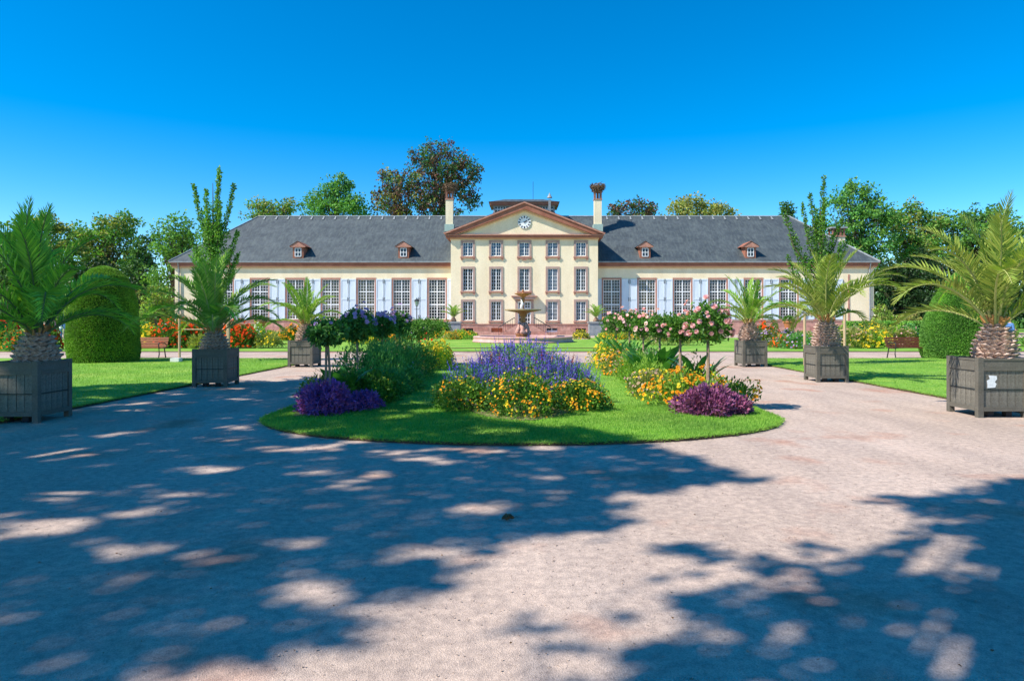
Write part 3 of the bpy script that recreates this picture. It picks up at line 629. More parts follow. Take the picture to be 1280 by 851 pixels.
# chimneys
def chimney(x, y, w, d, z0, z1, arches, P_):
    b = MB(); b.box(x-w/2, x+w/2, y-d/2, y+d/2, z0, z1, 'render_cream'); b.box(x-w/2-.12, x+w/2+.12, y-d/2-.12, y+d/2+.12, z0, z0+1.9, 'lead_grey') if not arches else None
    b.box(x-w/2-.08, x+w/2+.08, y-d/2-.08, y+d/2+.08, z1, z1+.12, 'cornice_red'); return b
nest_spots = []
for s, x0 in ((-1, 562.2), (1, 747.2)):
    Yc = 5.0; Pc = F/(BY+Yc); x = (x0-655.3)/Pc; zc = lambda py: EYE+(VY-py)/Pc
    b = MB(); b.box(x-.43, x+.43, Yc-.4, Yc+.4, zc(290), zc(250.5), 'render_cream'); b.box(x-.55, x+.55, Yc-.55, Yc+.55, zc(290), zc(281), 'zinc_green'); b.box(x-.5, x+.5, Yc-.47, Yc+.47, zc(250.5), zc(249.3), 'sandstone')
    c = b.build('chimney', palace)
    b = MB(); zt = zc(241)
    for a in (-.34, .34):
        for e in (-.3, .3): b.box(x+a-.1, x+a+.1, Yc+e-.1, Yc+e+.1, zc(249.3), zt, 'brick_dark')
    b.box(x-.46, x+.46, Yc-.42, Yc+.42, zt, zt+.12, 'brick_dark'); b.box(x-.12, x+.12, Yc-.1, Yc+.1, zc(249.3), zt, 'brick_dark'); b.build('chimney_hood', c); nest_spots.append((BX+x, BY+Yc, zt+.12))
for s in (-1, 1):
    Yc = 5.2; Pc = F/(BY+Yc); x = s*(1046-655.5)/Pc; zc = lambda py: EYE+(VY-py)/Pc
    b = MB(); b.box(x-.72, x+.72, Yc-.6, Yc+.6, zc(322), zc(297), 'render_cream'); b.box(x-.95, x+.95, Yc-.8, Yc+.8, zc(286.5), zc(284.5), 'lead_grey'); b.box(x-.8, x+.8, Yc-.68, Yc+.68, zc(297), zc(295.5), 'sandstone')
    for k in range(4):
        for e in (-.5, .5): xx = x-.62+1.24*k/3; b.box(xx-.1, xx+.1, Yc+e-.1, Yc+e+.1, zc(295.5), zc(286.5), 'brick_dark')
    b.box(x-.5, x+.5, Yc-.3, Yc+.3, zc(295.5), zc(288), 'brick_dark'); b.build('chimney', palace)
    if s < 0: nest_spots.append((BX+x, BY+Yc, zc(284.5)))
for i, ((x, y, z), lab) in enumerate(zip(nest_spots, ('stork nest of brown twigs on the chimney left of the pediment', 'stork nest of brown twigs on the chimney right of the pediment', 'flat twig nest on the chimney at the left end of the roof'))):
    b = MB(); n = 900; k = (.85, .85, .95)[i]; w = RNG.uniform(0, 2*math.pi, n); zz = RNG.uniform(0, 1, n); rr = (.55+.35*np.sin(zz*2.4))*RNG.uniform(.8, 1.08, n)*k
    P = np.stack([rr*np.cos(w), rr*np.sin(w), zz*(.85, .85, .4)[i]], 1); D = np.stack([-np.sin(w), np.cos(w), np.zeros(n)], 1)+rdir(n)*.6
    leaves(b, P, D, .45, .14, 'nest_twigs', .5); b.lathe([(.35, 0), (.75*k, .3*(1, 1, .5)[i]), (.78*k, .62*(1, 1, .5)[i]), (.5, .7*(1, 1, .5)[i])], 'nest_twigs', 12); o = b.build('stork_nest', loc=(x, y, z)); tag(o, lab, 'nest', 'stork nests on the chimneys')

# ------------------------------------------------------------------ palms in slatted boxes
def frond_mesh(L, el0, droop, n, mat, width=.36, lw=.07, rmat='rachis', seed=0, vee=.35):
    rg = np.random.default_rng(seed); b = MB(); seg = 14; pts = []; ang = el0; p = np.array([0., 0, 0]); side = rg.normal()*.05
    pts.append(p.copy()); tang = []
    for i in range(seg):
        t = i/seg; a = el0-droop*t**1.5; d = np.array([math.cos(a), side*t, math.sin(a)]); d /= np.linalg.norm(d); tang.append(d); p = p+d*L/seg; pts.append(p.copy())
    tang.append(tang[-1]); pts = np.array(pts); tang = np.array(tang)
    b.tube([tuple(q) for q in pts], [.022*(1-.85*i/seg)*max(1, L/2)*(1.6 if i == 0 else 1) for i in range(seg+1)], rmat, 5)
    T = np.linspace(.13, .995, n); V = []; 
    for s in (-1, 1):
        for t in T+rg.uniform(-.004, .004, n):
            t = min(max(t, 0), .999); i = int(t*seg); f = t*seg-i; q = pts[i]*(1-f)+pts[i+1]*f; d = tang[i]*(1-f)+tang[min(i+1, seg)]*f
            nrm = np.cross(d, [0, 1, 0]); nrm = -nrm if nrm[2] < 0 else nrm
            prof = math.sin(math.pi*min(1, .12+.88*t))**.55 if t > .1 else .3
            l = width*(.22+.85*prof)*(1 if t < .8 else 1-.35*(t-.8)/.2)*rg.uniform(.85, 1.12)
            fw = .6+.75*t+rg.normal()*.08; ld = d*fw+np.array([0, s, 0])*(1.05-.45*t)+nrm*(vee+rg.normal()*.12); ld /= np.linalg.norm(ld)
            wd = np.cross(ld, nrm); wd /= np.linalg.norm(wd)+1e-9; w = l*lw*.5
            tip = q+ld*l+np.array([0, 0, -1])*l*.08*rg.uniform(.3, 1.4); mid = q+ld*l*.4
            V += [q, mid+wd*w+nrm*w*.3, tip, mid-wd*w+nrm*w*.3]
    V = np.array(V); b.add(V, np.arange(len(V)).reshape(-1, 4), mat); return mesh_of('frond', b)
def scale_mesh():
    b = MB(); b.add([(-.092, 0, 0), (0, .0, -.045), (.092, 0, 0), (0, .015, .05), (0, .085, .028), (-.045, .078, .02), (.045, .078, .02)],
                    [(0, 1, 5), (1, 4, 5), (1, 6, 4), (1, 2, 6), (2, 3, 6), (6, 3, 4), (4, 3, 5), (5, 3, 0)], 'palm_scar'); b.add([(-.04, .081, .016), (0, .082, .0), (.04, .081, .016), (0, .088, .03)], [(0, 1, 2, 3)], 'palm_bark'); return mesh_of('leaf_base', b)
SCALE_M = scale_mesh()
def palm(label, x, y, z0, r0, hgt, L, n, mat, seed, single_scales=True, rmat='rachis', up=1.0, lean=(0, 0), extra=(), nl=40, wd=.16, lwd=.12, skip=None):
    rg = random.Random(seed); t = thing('potted_palm', label, 'palm', (x, y, z0), 0, 'date palms in slatted boxes')
    prof = [(r0*.9, -.05), (r0*1.02, hgt*.15), (r0, hgt*.35), (r0*.86, hgt*.55), (r0*.66, hgt*.78), (r0*.5, hgt*.95), (r0*.34, hgt*1.1)]
    b = MB(); b.lathe([(r*.93, z) for r, z in prof], 'palm_bark', 18); b.build('trunk', t)
    def rad(z):
        for (ra, za), (rb, zb) in zip(prof, prof[1:]):
            if z <= zb: return ra+(rb-ra)*(z-za)/(zb-za)
        return prof[-1][0]
    rows = max(6, int(hgt/.066)); k = 0; mb = MB()
    src = np.array([v.co for v in SCALE_M.vertices]); fs = [tuple(p.vertices) for p in SCALE_M.polygons]
    for i in range(rows):
        z = hgt*1.04*(i+.5)/rows; m_ = max(7, int(2*math.pi*rad(z)/.135)); 
        for j in range(m_):
            w = 2*math.pi*(j+.5*(i % 2))/m_+rg.uniform(-.05, .05); r = rad(z)*.93; sc = (.9+.3*rg.random())*min(1.3, r0/.3)*(1 if i < rows*.8 else .7)
            if single_scales and k < 290:
                o = inst('leaf_base', SCALE_M, t, (r*math.cos(w), r*math.sin(w), z), (rg.uniform(.0, .35), rg.uniform(-.2, .2), w-math.pi/2), (sc, sc, sc)); k += 1
            else:
                mt = Matrix.LocRotScale(Vector((r*math.cos(w), r*math.sin(w), z)), Euler((rg.uniform(0, .35), rg.uniform(-.2, .2), w-math.pi/2)), Vector((sc,)*3))
                mb.add([tuple(mt @ Vector(v)) for v in src], fs[:8], 'palm_scar'); mb.add([tuple(mt @ Vector(v)) for v in src[7:11]], [(0, 1, 2, 3)], 'palm_bark')
    if mb.v: mb.build('leaf_bases', t, kind='stuff')
    b = MB()                                  # stubs of cut fronds, orange at the cuts
    for i in range(16):
        w = rg.uniform(0, 6.28); r = rad(hgt*.92)*.85; z = hgt*rg.uniform(.88, 1.08); b.tube([(r*math.cos(w), r*math.sin(w), z), (1.55*r*math.cos(w), 1.55*r*math.sin(w), z+.13)], [.016, .024], 'palm_orange', 5)
    b.build('frond_stubs', t, kind='stuff')
    cls = [(84, 40), (72, 66), (60, 90), (50, 104), (36, 92)]; ms = []
    for q, (e, d) in enumerate(cls):
        for v in range(2): ms.append(frond_mesh(L*(.92, 1, 1.02, .98, .85)[q]*(1, .9)[v], R(e*up), R(d*(1, 1.15)[v]), nl, mat if (q+v) % 4 else (mat if mat == 'frond_green' else 'frond_green' if v else mat), wd*L, lwd, rmat, seed*20+q*2+v))
    for i in range(n):
        q = min(4, int(5*((i+.5)/n)**1.15)); w = i*2.39996+rg.uniform(-.35, .35)
        if skip and skip(w % 6.283, q): continue
        rr = rad(hgt)*.5
        inst('frond', ms[q*2+rg.randint(0, 1)], t, (rr*math.cos(w), rr*math.sin(w), hgt*1.02-.02*q), (rg.uniform(-.16, .16), rg.uniform(-.14, .14), w), (rg.uniform(.78, 1.08),)*3)
    for w, q, sc in extra: inst('frond', ms[q*2], t, (0, 0, hgt*1.02), (0, 0, R(w)), (sc, sc, sc))
    return t

def planter(label, x, y, w, h, rz=0, notice=False, group='slatted palm boxes', nb=5, name='palm_box', lids=True):
    t = thing(name, label, 'planter', (x, y, 0), rz, group); hw_ = w/2; pw = .085*w/.8; fz = .1*h/.9
    pb = MB(); pb.box(-pw/2, pw/2, -pw/2, pw/2, 0, h+.008, 'box_rail'); pm = mesh_of('post', pb)
    for a in (-1, 1):
        for e in (-1, 1): inst('post', pm, t, (a*(hw_-pw/2), e*(hw_-pw/2), 0))
    inner = w-2*pw; bw = inner/nb; bb = MB(); g_ = .0045; bb.box(-bw/2+g_, bw/2-g_, -.014, .014, fz, h-.12, 'box_paint'); bm_ = mesh_of('board', bb)
    rb = MB(); rb.box(-inner/2+.002, inner/2-.002, -.022, .012, 0, .07, 'box_rail'); rm = mesh_of('rail', rb)
    tb = MB(); tb.box(-w/2+pw+.002, w/2-pw-.002, -.004, .05, 0, .03, 'box_rail'); tb.box(-w/2+pw+.002, w/2-pw-.002, .006, .03, -.13, 0, 'box_rail'); tm = mesh_of('rim_board', tb)
    ib = MB(); ib.box(-inner/2, inner/2, -.026, -.023, 0, .022, 'iron_black'); im = mesh_of('iron_strap', ib)
    for s in range(4):
        a = s*math.pi/2; c, q = math.cos(a), math.sin(a)
        def pt(u, v): return (c*u-q*v, q*u+c*v)
        for i in range(nb): X_, Y_ = pt(-inner/2+bw*(i+.5), -hw_+.035+random.uniform(-.002, .002)); inst('board', bm_, t, (X_, Y_, 0), (0, 0, a))
        for z in (fz-.002, fz+(h-.12-fz)*.46, h-.2):
            X_, Y_ = pt(0, -hw_+.02); inst('rail', rm, t, (X_, Y_, z), (0, 0, a)) if z < fz+.01 or z > h-.3 else inst('iron_strap', im, t, (pt(0, -hw_+.035)[0], pt(0, -hw_+.035)[1], z), (0, 0, a))
        X_, Y_ = pt(0, -hw_+(.0 if s % 2 else .0015)); inst('rim_board', tm, t, (X_, Y_, h-.035+(.0 if s % 2 else .002)), (0, 0, a))
    b = MB(); b.box(-hw_+.05, hw_-.05, -hw_+.05, hw_-.05, fz+.02, h-.07, 'soil'); b.build('soil', t)
    for a in (-1, 1): b = MB(); b.box(-.05, .05, -.05, .05, 0, fz, 'black_paint'); b.build('foot', t, (a*w*.18, -hw_+.15, 0))
    if notice:
        b = MB(); P = [(0, .0), (.13, .01), (.15, .07), (.12, .1), (.16, .15), (.15, .2), (.02, .21), (.04, .15), (-.01, .12), (.0, .06)]; b.add([(u, 0, v) for u, v in P]+[(u, .003, v) for u, v in P], [tuple(range(10)), tuple(range(19, 9, -1))], 'paper'); b.build('torn_notice', t, (-hw_+.16, -hw_+.016, h*.5))
    return t
planter('dark slatted wooden palm box in shade at the left edge of the photo', -7.92, 11.0, .82, .95, R(0))
planter('slatted palm box with dappled shade, second on the left of the path', -7.48, 16.72, .82, .9, R(3))
planter('weathered grey slatted palm box farthest back on the left', -7.5, 23.6, .86, .9, R(-3))
planter('dark slatted palm box with a torn white notice at the right edge', 7.9, 11.6, .84, .97, R(0), notice=True)
planter('slatted palm box beside the right lawn, middle of the right row', 8.0, 17.95, .82, .93, R(0))
planter('slatted palm box farthest back on the right', 7.95, 23.7, .85, .9, R(2))
palm('large dark green date palm in the shaded box at the left edge', -7.95, 11.2, .87, .3, .52, 2.4, 25, 'frond_green', 3, rmat='rachis_dark', up=1.14)
palm('bushy date palm with arching fronds, second on the left', -7.6, 16.9, .82, .3, .5, 2.35, 24, 'frond', 5, wd=.15, lwd=.125, nl=44)
palm('smaller date palm farthest back on the left of the path', -7.5, 23.7, .82, .3, .62, 2.0, 19, 'frond', 8, single_scales=False, up=1.0, wd=.14, lwd=.16, nl=44)
palm('large yellow-green date palm with pale scaly trunk at the right edge', 8.15, 11.75, .9, .3, .62, 2.45, 25, 'frond_gold', 13, up=1.1)
palm('date palm with golden arching fronds, middle of the right row', 8.05, 18.05, .85, .32, .74, 2.45, 23, 'frond_gold', 17, wd=.15, lwd=.125, nl=44)
palm('date palm with narrow trunk farthest back on the right', 7.95, 23.8, .82, .33, .68, 1.95, 19, 'frond', 21, single_scales=False, wd=.14, lwd=.16, nl=44)
# two small palms in stone tubs before the pavilion corners
for lab, lb2, px, py0 in (('small palm in the stone tub at the left corner of the pavilion', 'grey stone tub at the left corner of the pavilion', 567, 402), ('small palm in the stone tub at the right corner of the pavilion', 'grey stone tub at the right corner of the pavilion', 745, 402)):
    Y = 70.0; x = xp(px, Y); zt = zp(402, Y)
    b = MB(); b.box(-.85, .85, -.8, .8, 0, .12, 'lead_grey'); b.box(-.75, .75, -.7, .7, .12, zt-.14, 'lead_grey'); b.box(-.85, .85, -.8, .8, zt-.14, zt, 'lead_grey'); tag(b.build('stone_tub', loc=(x, Y, 0)), lb2, 'tub', 'stone tubs at the pavilion')
    t = thing('potted_palm', lab, 'palm', (x, Y, zt-.02), 0, 'small palms in stone tubs'); b = MB(); b.lathe([(.26, -.3), (.3, .15), (.2, .35), (.1, .5)], 'palm_bark', 10); b.build('trunk', t)
    ms = [frond_mesh(1.7, R(e), R(60), 24, 'frond', .36, .16, seed=50+e) for e in (80, 62, 45)]
    for i in range(16): inst('frond', ms[i % 3], t, (0, 0, .4), (0, 0, i*2.4+px), (random.uniform(.8, 1.05),)*3)

# ------------------------------------------------------------------ shrubs, flowers and trees
def dome(n, rx, ry, h, lo=.55, hi=1.0, lump=.16, zmin=0., ph=0.):
    d = rdir(n); d[:, 2] = np.abs(d[:, 2]); w = np.arctan2(d[:, 1], d[:, 0])
    q = 1+lump*np.sin(w*3+ph)*np.cos(d[:, 2]*4+ph)+lump*.7*np.sin(w*7+2*ph+d[:, 2]*6)
    s = (lo+(hi-lo)*RNG.uniform(0, 1, n)**.5)*q
    P = d*s[:, None]*np.array([rx, ry, 1.]); P[:, 2] = zmin+(np.abs(P[:, 2])**.75)*(h-zmin); return P, d
def bush(name, label, cat, x, y, rx, ry, h, lm, n, ls, lw=.45, fl=(), spikes=(), group=None, broad=(), lump=.24, up=.3, lo=.45, gr=None):
    t = thing(name, label, cat, (x, y, LH), 0, group); b = MB(); ph = random.uniform(0, 6)
    P, D = dome(n, rx, ry, h, lo, 1, lump, ph=ph); leaves(b, P, D*.8+rdir(n)*.8+[0, 0, up], ls, lw, lm)
    for i in range(26):
        a = random.uniform(0, 6.28); r = random.uniform(.1, .8); b.tube([(r*.5*rx*math.cos(a), r*.5*ry*math.sin(a), 0), (r*rx*math.cos(a), r*ry*math.sin(a), h*(1-.4*r)*.9)], [.008, .003], 'stem_green', 4, False)
    b.build('foliage', t)
    for i, (fm, fn, fr) in enumerate(fl):
        b = MB(); P, D = dome(fn, rx, ry, h, .93, 1.06, lump, ph=ph); P[:, 2] += fr
        cm = (np.sin(P[:, 0]*9+ph*3+i*2)*np.sin(P[:, 2]*11+ph)+np.sin(P[:, 1]*8+i)*.5 > RNG.uniform(-.9, .35, fn)) | (fn < 60); P, D = P[cm], D[cm]; fn = len(P); discs(b, P, D+rdir(fn)*.45+[0, -.25, .35], fr, fm, 6, .35)
        if fr > .03: discs(b, P+unit(D)*fr*.3, D+rdir(fn)*.5+[0, -.25, .3], fr*.6, fm, 5, .5)
        b.build('flowers', t, kind='stuff')
    for i, (fm, fn, sh_, sr) in enumerate(spikes):
        sh_ *= 1.3; sr *= 1.75; fn = int(fn*1.9)
        b = MB(); P, D = dome(fn, rx, ry, h, .7, 1.0, lump, ph=ph); up_ = unit(D*[.35, .35, .1]+rdir(fn)*.12+[0, 0, 1.]); hh = RNG.uniform(.6, 1.15, fn)*sh_; k = 11
        for j in range(k):
            tt = (j+.5)/k; leaves(b, P+up_*(hh*tt)[:, None]+rdir(fn)*sr*.25*(1-tt*.6), rdir(fn)+up_*.9, sr*(1.25-.85*tt), .75, fm)
        leaves(b, P-up_*.04, up_, hh*1.1, .03, 'stem_green'); b.build('flower_spikes', t, kind='stuff')
    for lm2, bn, bl, bw_, bend in broad:
        b = MB(); w = RNG.uniform(0, 6.28, bn); r = np.sqrt(RNG.uniform(0, 1, bn)); P = np.stack([r*rx*.6*np.cos(w), r*ry*.6*np.sin(w), RNG.uniform(0, .45, bn)*h], 1)
        D = np.stack([np.cos(w)*.4, np.sin(w)*.4, np.full(bn, 1.)], 1)+rdir(bn)*.2
        blades(b, P, D, bl, bw_, lm2, bend); b.build('broad_leaves', t)
    return t
SB = 'bedding plants in the left border'; SR = 'bedding plants in the right border'; SM = 'bedding plants in the middle bed'
# left border, front to back
bush('purple_heart_plant', 'dark violet-leaved plant mound at the front of the left border', 'plant', -3.28, 11.4, .42, .42, .46, 'leaf_purple_blue', 5720, .075, .42, fl=(('petal_wine', 40, .014),), group=SB, up=.15)
bush('purple_heart_plant', 'low violet-leaved clump beside the lawn behind the front purple mound', 'plant', -2.78, 12.0, .28, .32, .26, 'leaf_purple_blue', 2400, .07, .42, group=SB, up=.15)
bush('canna_plant', 'canna with broad green leaves behind the left purple mound', 'plant', -3.25, 12.7, .4, .4, .7, 'leaf_mid', 500, .09, .4, broad=(('leaf_canna', 26, .62, .3, .5),), group=SB)
bush('leafy_plant', 'mid green leafy plant at the lawn edge of the left border', 'plant', -2.75, 13.0, .42, .5, .52, 'leaf_mid', 1900, .08, .5, fl=(('petal_yellow', 30, .016),), group=SB)
bush('leafy_plant', 'green plant with tiny orange flowers at the edge of left border', 'plant', -2.75, 14.2, .45, .5, .52, 'leaf_bluegreen', 1800, .08, .45, fl=(('petal_orange', 36, .018),), group=SB)
bush('leafy_plant', 'loose pale green plant on the path side of the left border', 'plant', -3.7, 12.6, .36, .5, .5, 'leaf_olive', 900, .09, .4, fl=(('petal_mauve', 30, .014),), group=SB)
bush('aster_plant', 'tall dark green aster thicket without flowers in the left border', 'plant', -3.3, 15.3, .75, 1.0, 1.02, 'leaf_bluegreen', 5200, .085, .3, group=SB, up=.9)
bush('aster_plant', 'tall green aster thicket behind the first in the left border', 'plant', -3.2, 17.1, .75, .9, 1.08, 'leaf_bluegreen', 4200, .085, .3, fl=(('petal_mauve', 60, .014),), group=SB, up=.9)
bush('aster_plant', 'dark green feathery thicket beside the lawn in the left border', 'plant', -2.85, 18.6, .55, .8, .85, 'leaf_dark', 3200, .08, .3, group=SB, up=.8)
bush('leafy_plant', 'grey-green leafy plant before the tall thicket on the lawn side', 'plant', -2.55, 15.3, .38, .6, .48, 'leaf_bluegreen', 1300, .08, .4, group=SB)
bush('marigold_plant', 'yellow-flowered clump near the back of the left border', 'plant', -2.75, 22.0, .5, .7, .78, 'leaf_lime', 2000, .08, .45, fl=(('petal_yellow', 620, .034),), group=SB)
bush('canna_plant', 'canna with scarlet flower near the back of left border', 'plant', -3.1, 22.9, .4, .4, .95, 'leaf_mid', 300, .09, .4, fl=(('petal_scarlet', 14, .05),), broad=(('leaf_canna', 18, .7, .28, .5),), group=SB)
bush('marigold_plant', 'orange and yellow clump at the back end of left border', 'plant', -2.8, 24.0, .45, .6, .6, 'leaf_lime', 1500, .08, .45, fl=(('petal_orange', 300, .032), ('petal_yellow', 160, .03)), group=SB)
bush('leafy_plant', 'dusty pink flowering clump between the standards of left border', 'plant', -3.5, 20.6, .6, .9, .9, 'leaf_olive', 2200, .085, .35, fl=(('petal_dusty', 160, .026),), group=SB)
# right border
bush('purple_heart_plant', 'broad purple-leaved plant mound at the front of the right border', 'plant', 3.08, 11.35, .44, .42, .4, 'leaf_purple', 5940, .075, .42, group=SR, up=.15)
bush('purple_heart_plant', 'purple-leaved clump at the path side of right border', 'plant', 3.5, 11.45, .3, .36, .28, 'leaf_purple', 2420, .075, .42, group=SR, up=.15)
bush('marigold_plant', 'orange daisy clump right behind the purple mound', 'plant', 3.0, 12.4, .6, .55, .58, 'leaf_lime', 1700, .09, .35, fl=(('petal_orange', 420, .034), ('petal_yellow', 160, .03)), group=SR, up=.8)
bush('marigold_plant', 'loose orange daisies spilling towards the right gravel path', 'plant', 3.85, 12.7, .5, .6, .42, 'leaf_mid', 900, .09, .35, fl=(('petal_orange', 140, .032), ('petal_yellow', 70, .025)), group=SR, up=.8)
bush('marigold_plant', 'pale yellow and mauve clump at the lawn edge of right border', 'plant', 2.65, 13.6, .48, .7, .5, 'leaf_olive', 1700, .08, .35, fl=(('petal_dusty', 420, .024), ('petal_yellow', 330, .024)), group=SR, up=.7)
bush('canna_plant', 'broad-leaved canna with orange flowers by the first pink rose', 'plant', 3.75, 14.6, .42, .4, .78, 'leaf_mid', 200, .09, .4, fl=(('petal_orange', 9, .06),), broad=(('leaf_canna', 22, .75, .2, .45),), group=SR)
bush('canna_plant', 'large dark green canna clump in the middle of right border', 'plant', 3.2, 16.4, .55, .55, .8, 'leaf_mid', 260, .09, .4, broad=(('leaf_canna', 34, .85, .24, .4),), group=SR)
bush('leafy_plant', 'bright lime green feathery plant at the lawn edge', 'plant', 2.8, 16.9, .45, .75, .72, 'leaf_lime', 2600, .085, .3, group=SR, up=.9)
bush('leafy_plant', 'lime green feathery plant before the dark canna', 'plant', 2.85, 15.4, .4, .6, .6, 'leaf_lime', 1800, .085, .3, group=SR, up=.9)
bush('marigold_plant', 'rusty orange clump on the lawn side of right border', 'plant', 2.75, 19.2, .5, .7, .62, 'leaf_olive', 1500, .08, .4, fl=(('petal_orange', 330, .03), ('petal_dusty', 200, .03)), group=SR)
bush('marigold_plant', 'yellow clump at the back end of right border', 'plant', 2.75, 22.2, .48, .8, .72, 'leaf_lime', 1800, .08, .4, fl=(('petal_yellow', 480, .034), ('petal_orange', 90, .03)), group=SR)
bush('canna_plant', 'slender green canna clump towards the back of right border', 'plant', 3.3, 20.9, .45, .6, .95, 'leaf_bluegreen', 500, .09, .4, broad=(('leaf_canna', 34, .9, .12, .35),), group=SR)
bush('canna_plant', 'green canna clump at the far end of right border', 'plant', 3.1, 23.6, .45, .5, 1.0, 'leaf_bluegreen', 400, .09, .4, fl=(('petal_orange', 10, .05),), broad=(('leaf_canna', 26, .85, .16, .4),), group=SR)
bush('leafy_plant', 'silvery blue-green plant between the back standards of right border', 'plant', 3.6, 18.6, .45, .7, .72, 'leaf_bluegreen', 1800, .08, .35, fl=(('petal_mauve', 60, .02),), group=SR)
# middle bed
bush('lantana_bush', 'golden-flowered bush at the front of the middle bed', 'plant', .05, 11.15, .6, .5, .64, 'leaf_mid', 2600, .07, .5, fl=(('petal_orange', 640, .017), ('petal_yellow', 420, .017)), group=SM)
bush('lantana_bush', 'shaded dark bush with few orange flowers left in the middle bed', 'plant', -1.0, 11.85, .5, .42, .5, 'leaf_mid', 2200, .07, .5, fl=(('petal_orange', 190, .018), ('petal_yellow', 90, .018)), group=SM)
bush('lantana_bush', 'sunlit orange-flowered bush right in the middle bed', 'plant', 1.02, 11.85, .44, .4, .46, 'leaf_mid', 2000, .07, .5, fl=(('petal_orange', 460, .019), ('petal_yellow', 240, .019)), group=SM)
bush('salvia_bush', 'blue salvia in shade at the left of the middle bed', 'plant', -.85, 13.1, .58, .52, .6, 'leaf_bluegreen', 2000, .08, .35, spikes=(('petal_blue', 130, .26, .022),), group=SM, up=.7)
bush('salvia_bush', 'violet-blue salvia in the centre of the middle bed', 'plant', .05, 13.1, .52, .5, .68, 'leaf_bluegreen', 1900, .08, .35, spikes=(('petal_violet', 170, .27, .024),), group=SM, up=.7)
bush('salvia_bush', 'blue-violet salvia at the right of the middle bed', 'plant', .92, 13.1, .55, .5, .58, 'leaf_bluegreen', 2000, .08, .35, spikes=(('petal_violet', 90, .25, .022), ('petal_blue', 60, .28, .022)), group=SM, up=.7)
bush('salvia_bush', 'salvia with a few wine red spikes behind the left blue ones', 'plant', -.65, 15.0, .55, .5, .6, 'leaf_bluegreen', 1700, .08, .35, spikes=(('petal_violet', 120, .26, .024), ('petal_wine', 26, .26, .03)), group=SM, up=.7)
bush('salvia_bush', 'salvia with wine red spikes on the right of the second row', 'plant', .65, 15.0, .55, .5, .6, 'leaf_bluegreen', 1700, .08, .35, spikes=(('petal_blue', 110, .26, .024), ('petal_wine', 22, .24, .03)), group=SM, up=.7)
bush('salvia_bush', 'tall rounded violet salvia mound at the back of the middle bed', 'plant', 0, 16.9, .98, .85, .84, 'leaf_bluegreen', 3600, .085, .35, spikes=(('petal_violet', 240, .27, .026), ('petal_blue', 110, .25, .024)), fl=(('petal_wine', 26, .03),), group=SM, up=.7)

bush('salvia_bush', 'thin blue salvia spikes between the golden middle bush and right bush', 'plant', .6, 12.1, .3, .3, .5, 'leaf_mid', 700, .07, .4, spikes=(('petal_violet', 40, .2, .02),), group=SM, up=.7)
bush('salvia_bush', 'few dark blue salvia spikes between the golden and shaded bushes', 'plant', -.5, 12.3, .3, .3, .52, 'leaf_mid', 700, .07, .4, spikes=(('petal_blue', 36, .2, .02),), group=SM, up=.7)
bush('leafy_plant', 'lime green leafy plant amid the violet salvia', 'plant', .1, 15.9, .4, .4, .92, 'leaf_lime', 900, .08, .4, group=SM, up=.7)
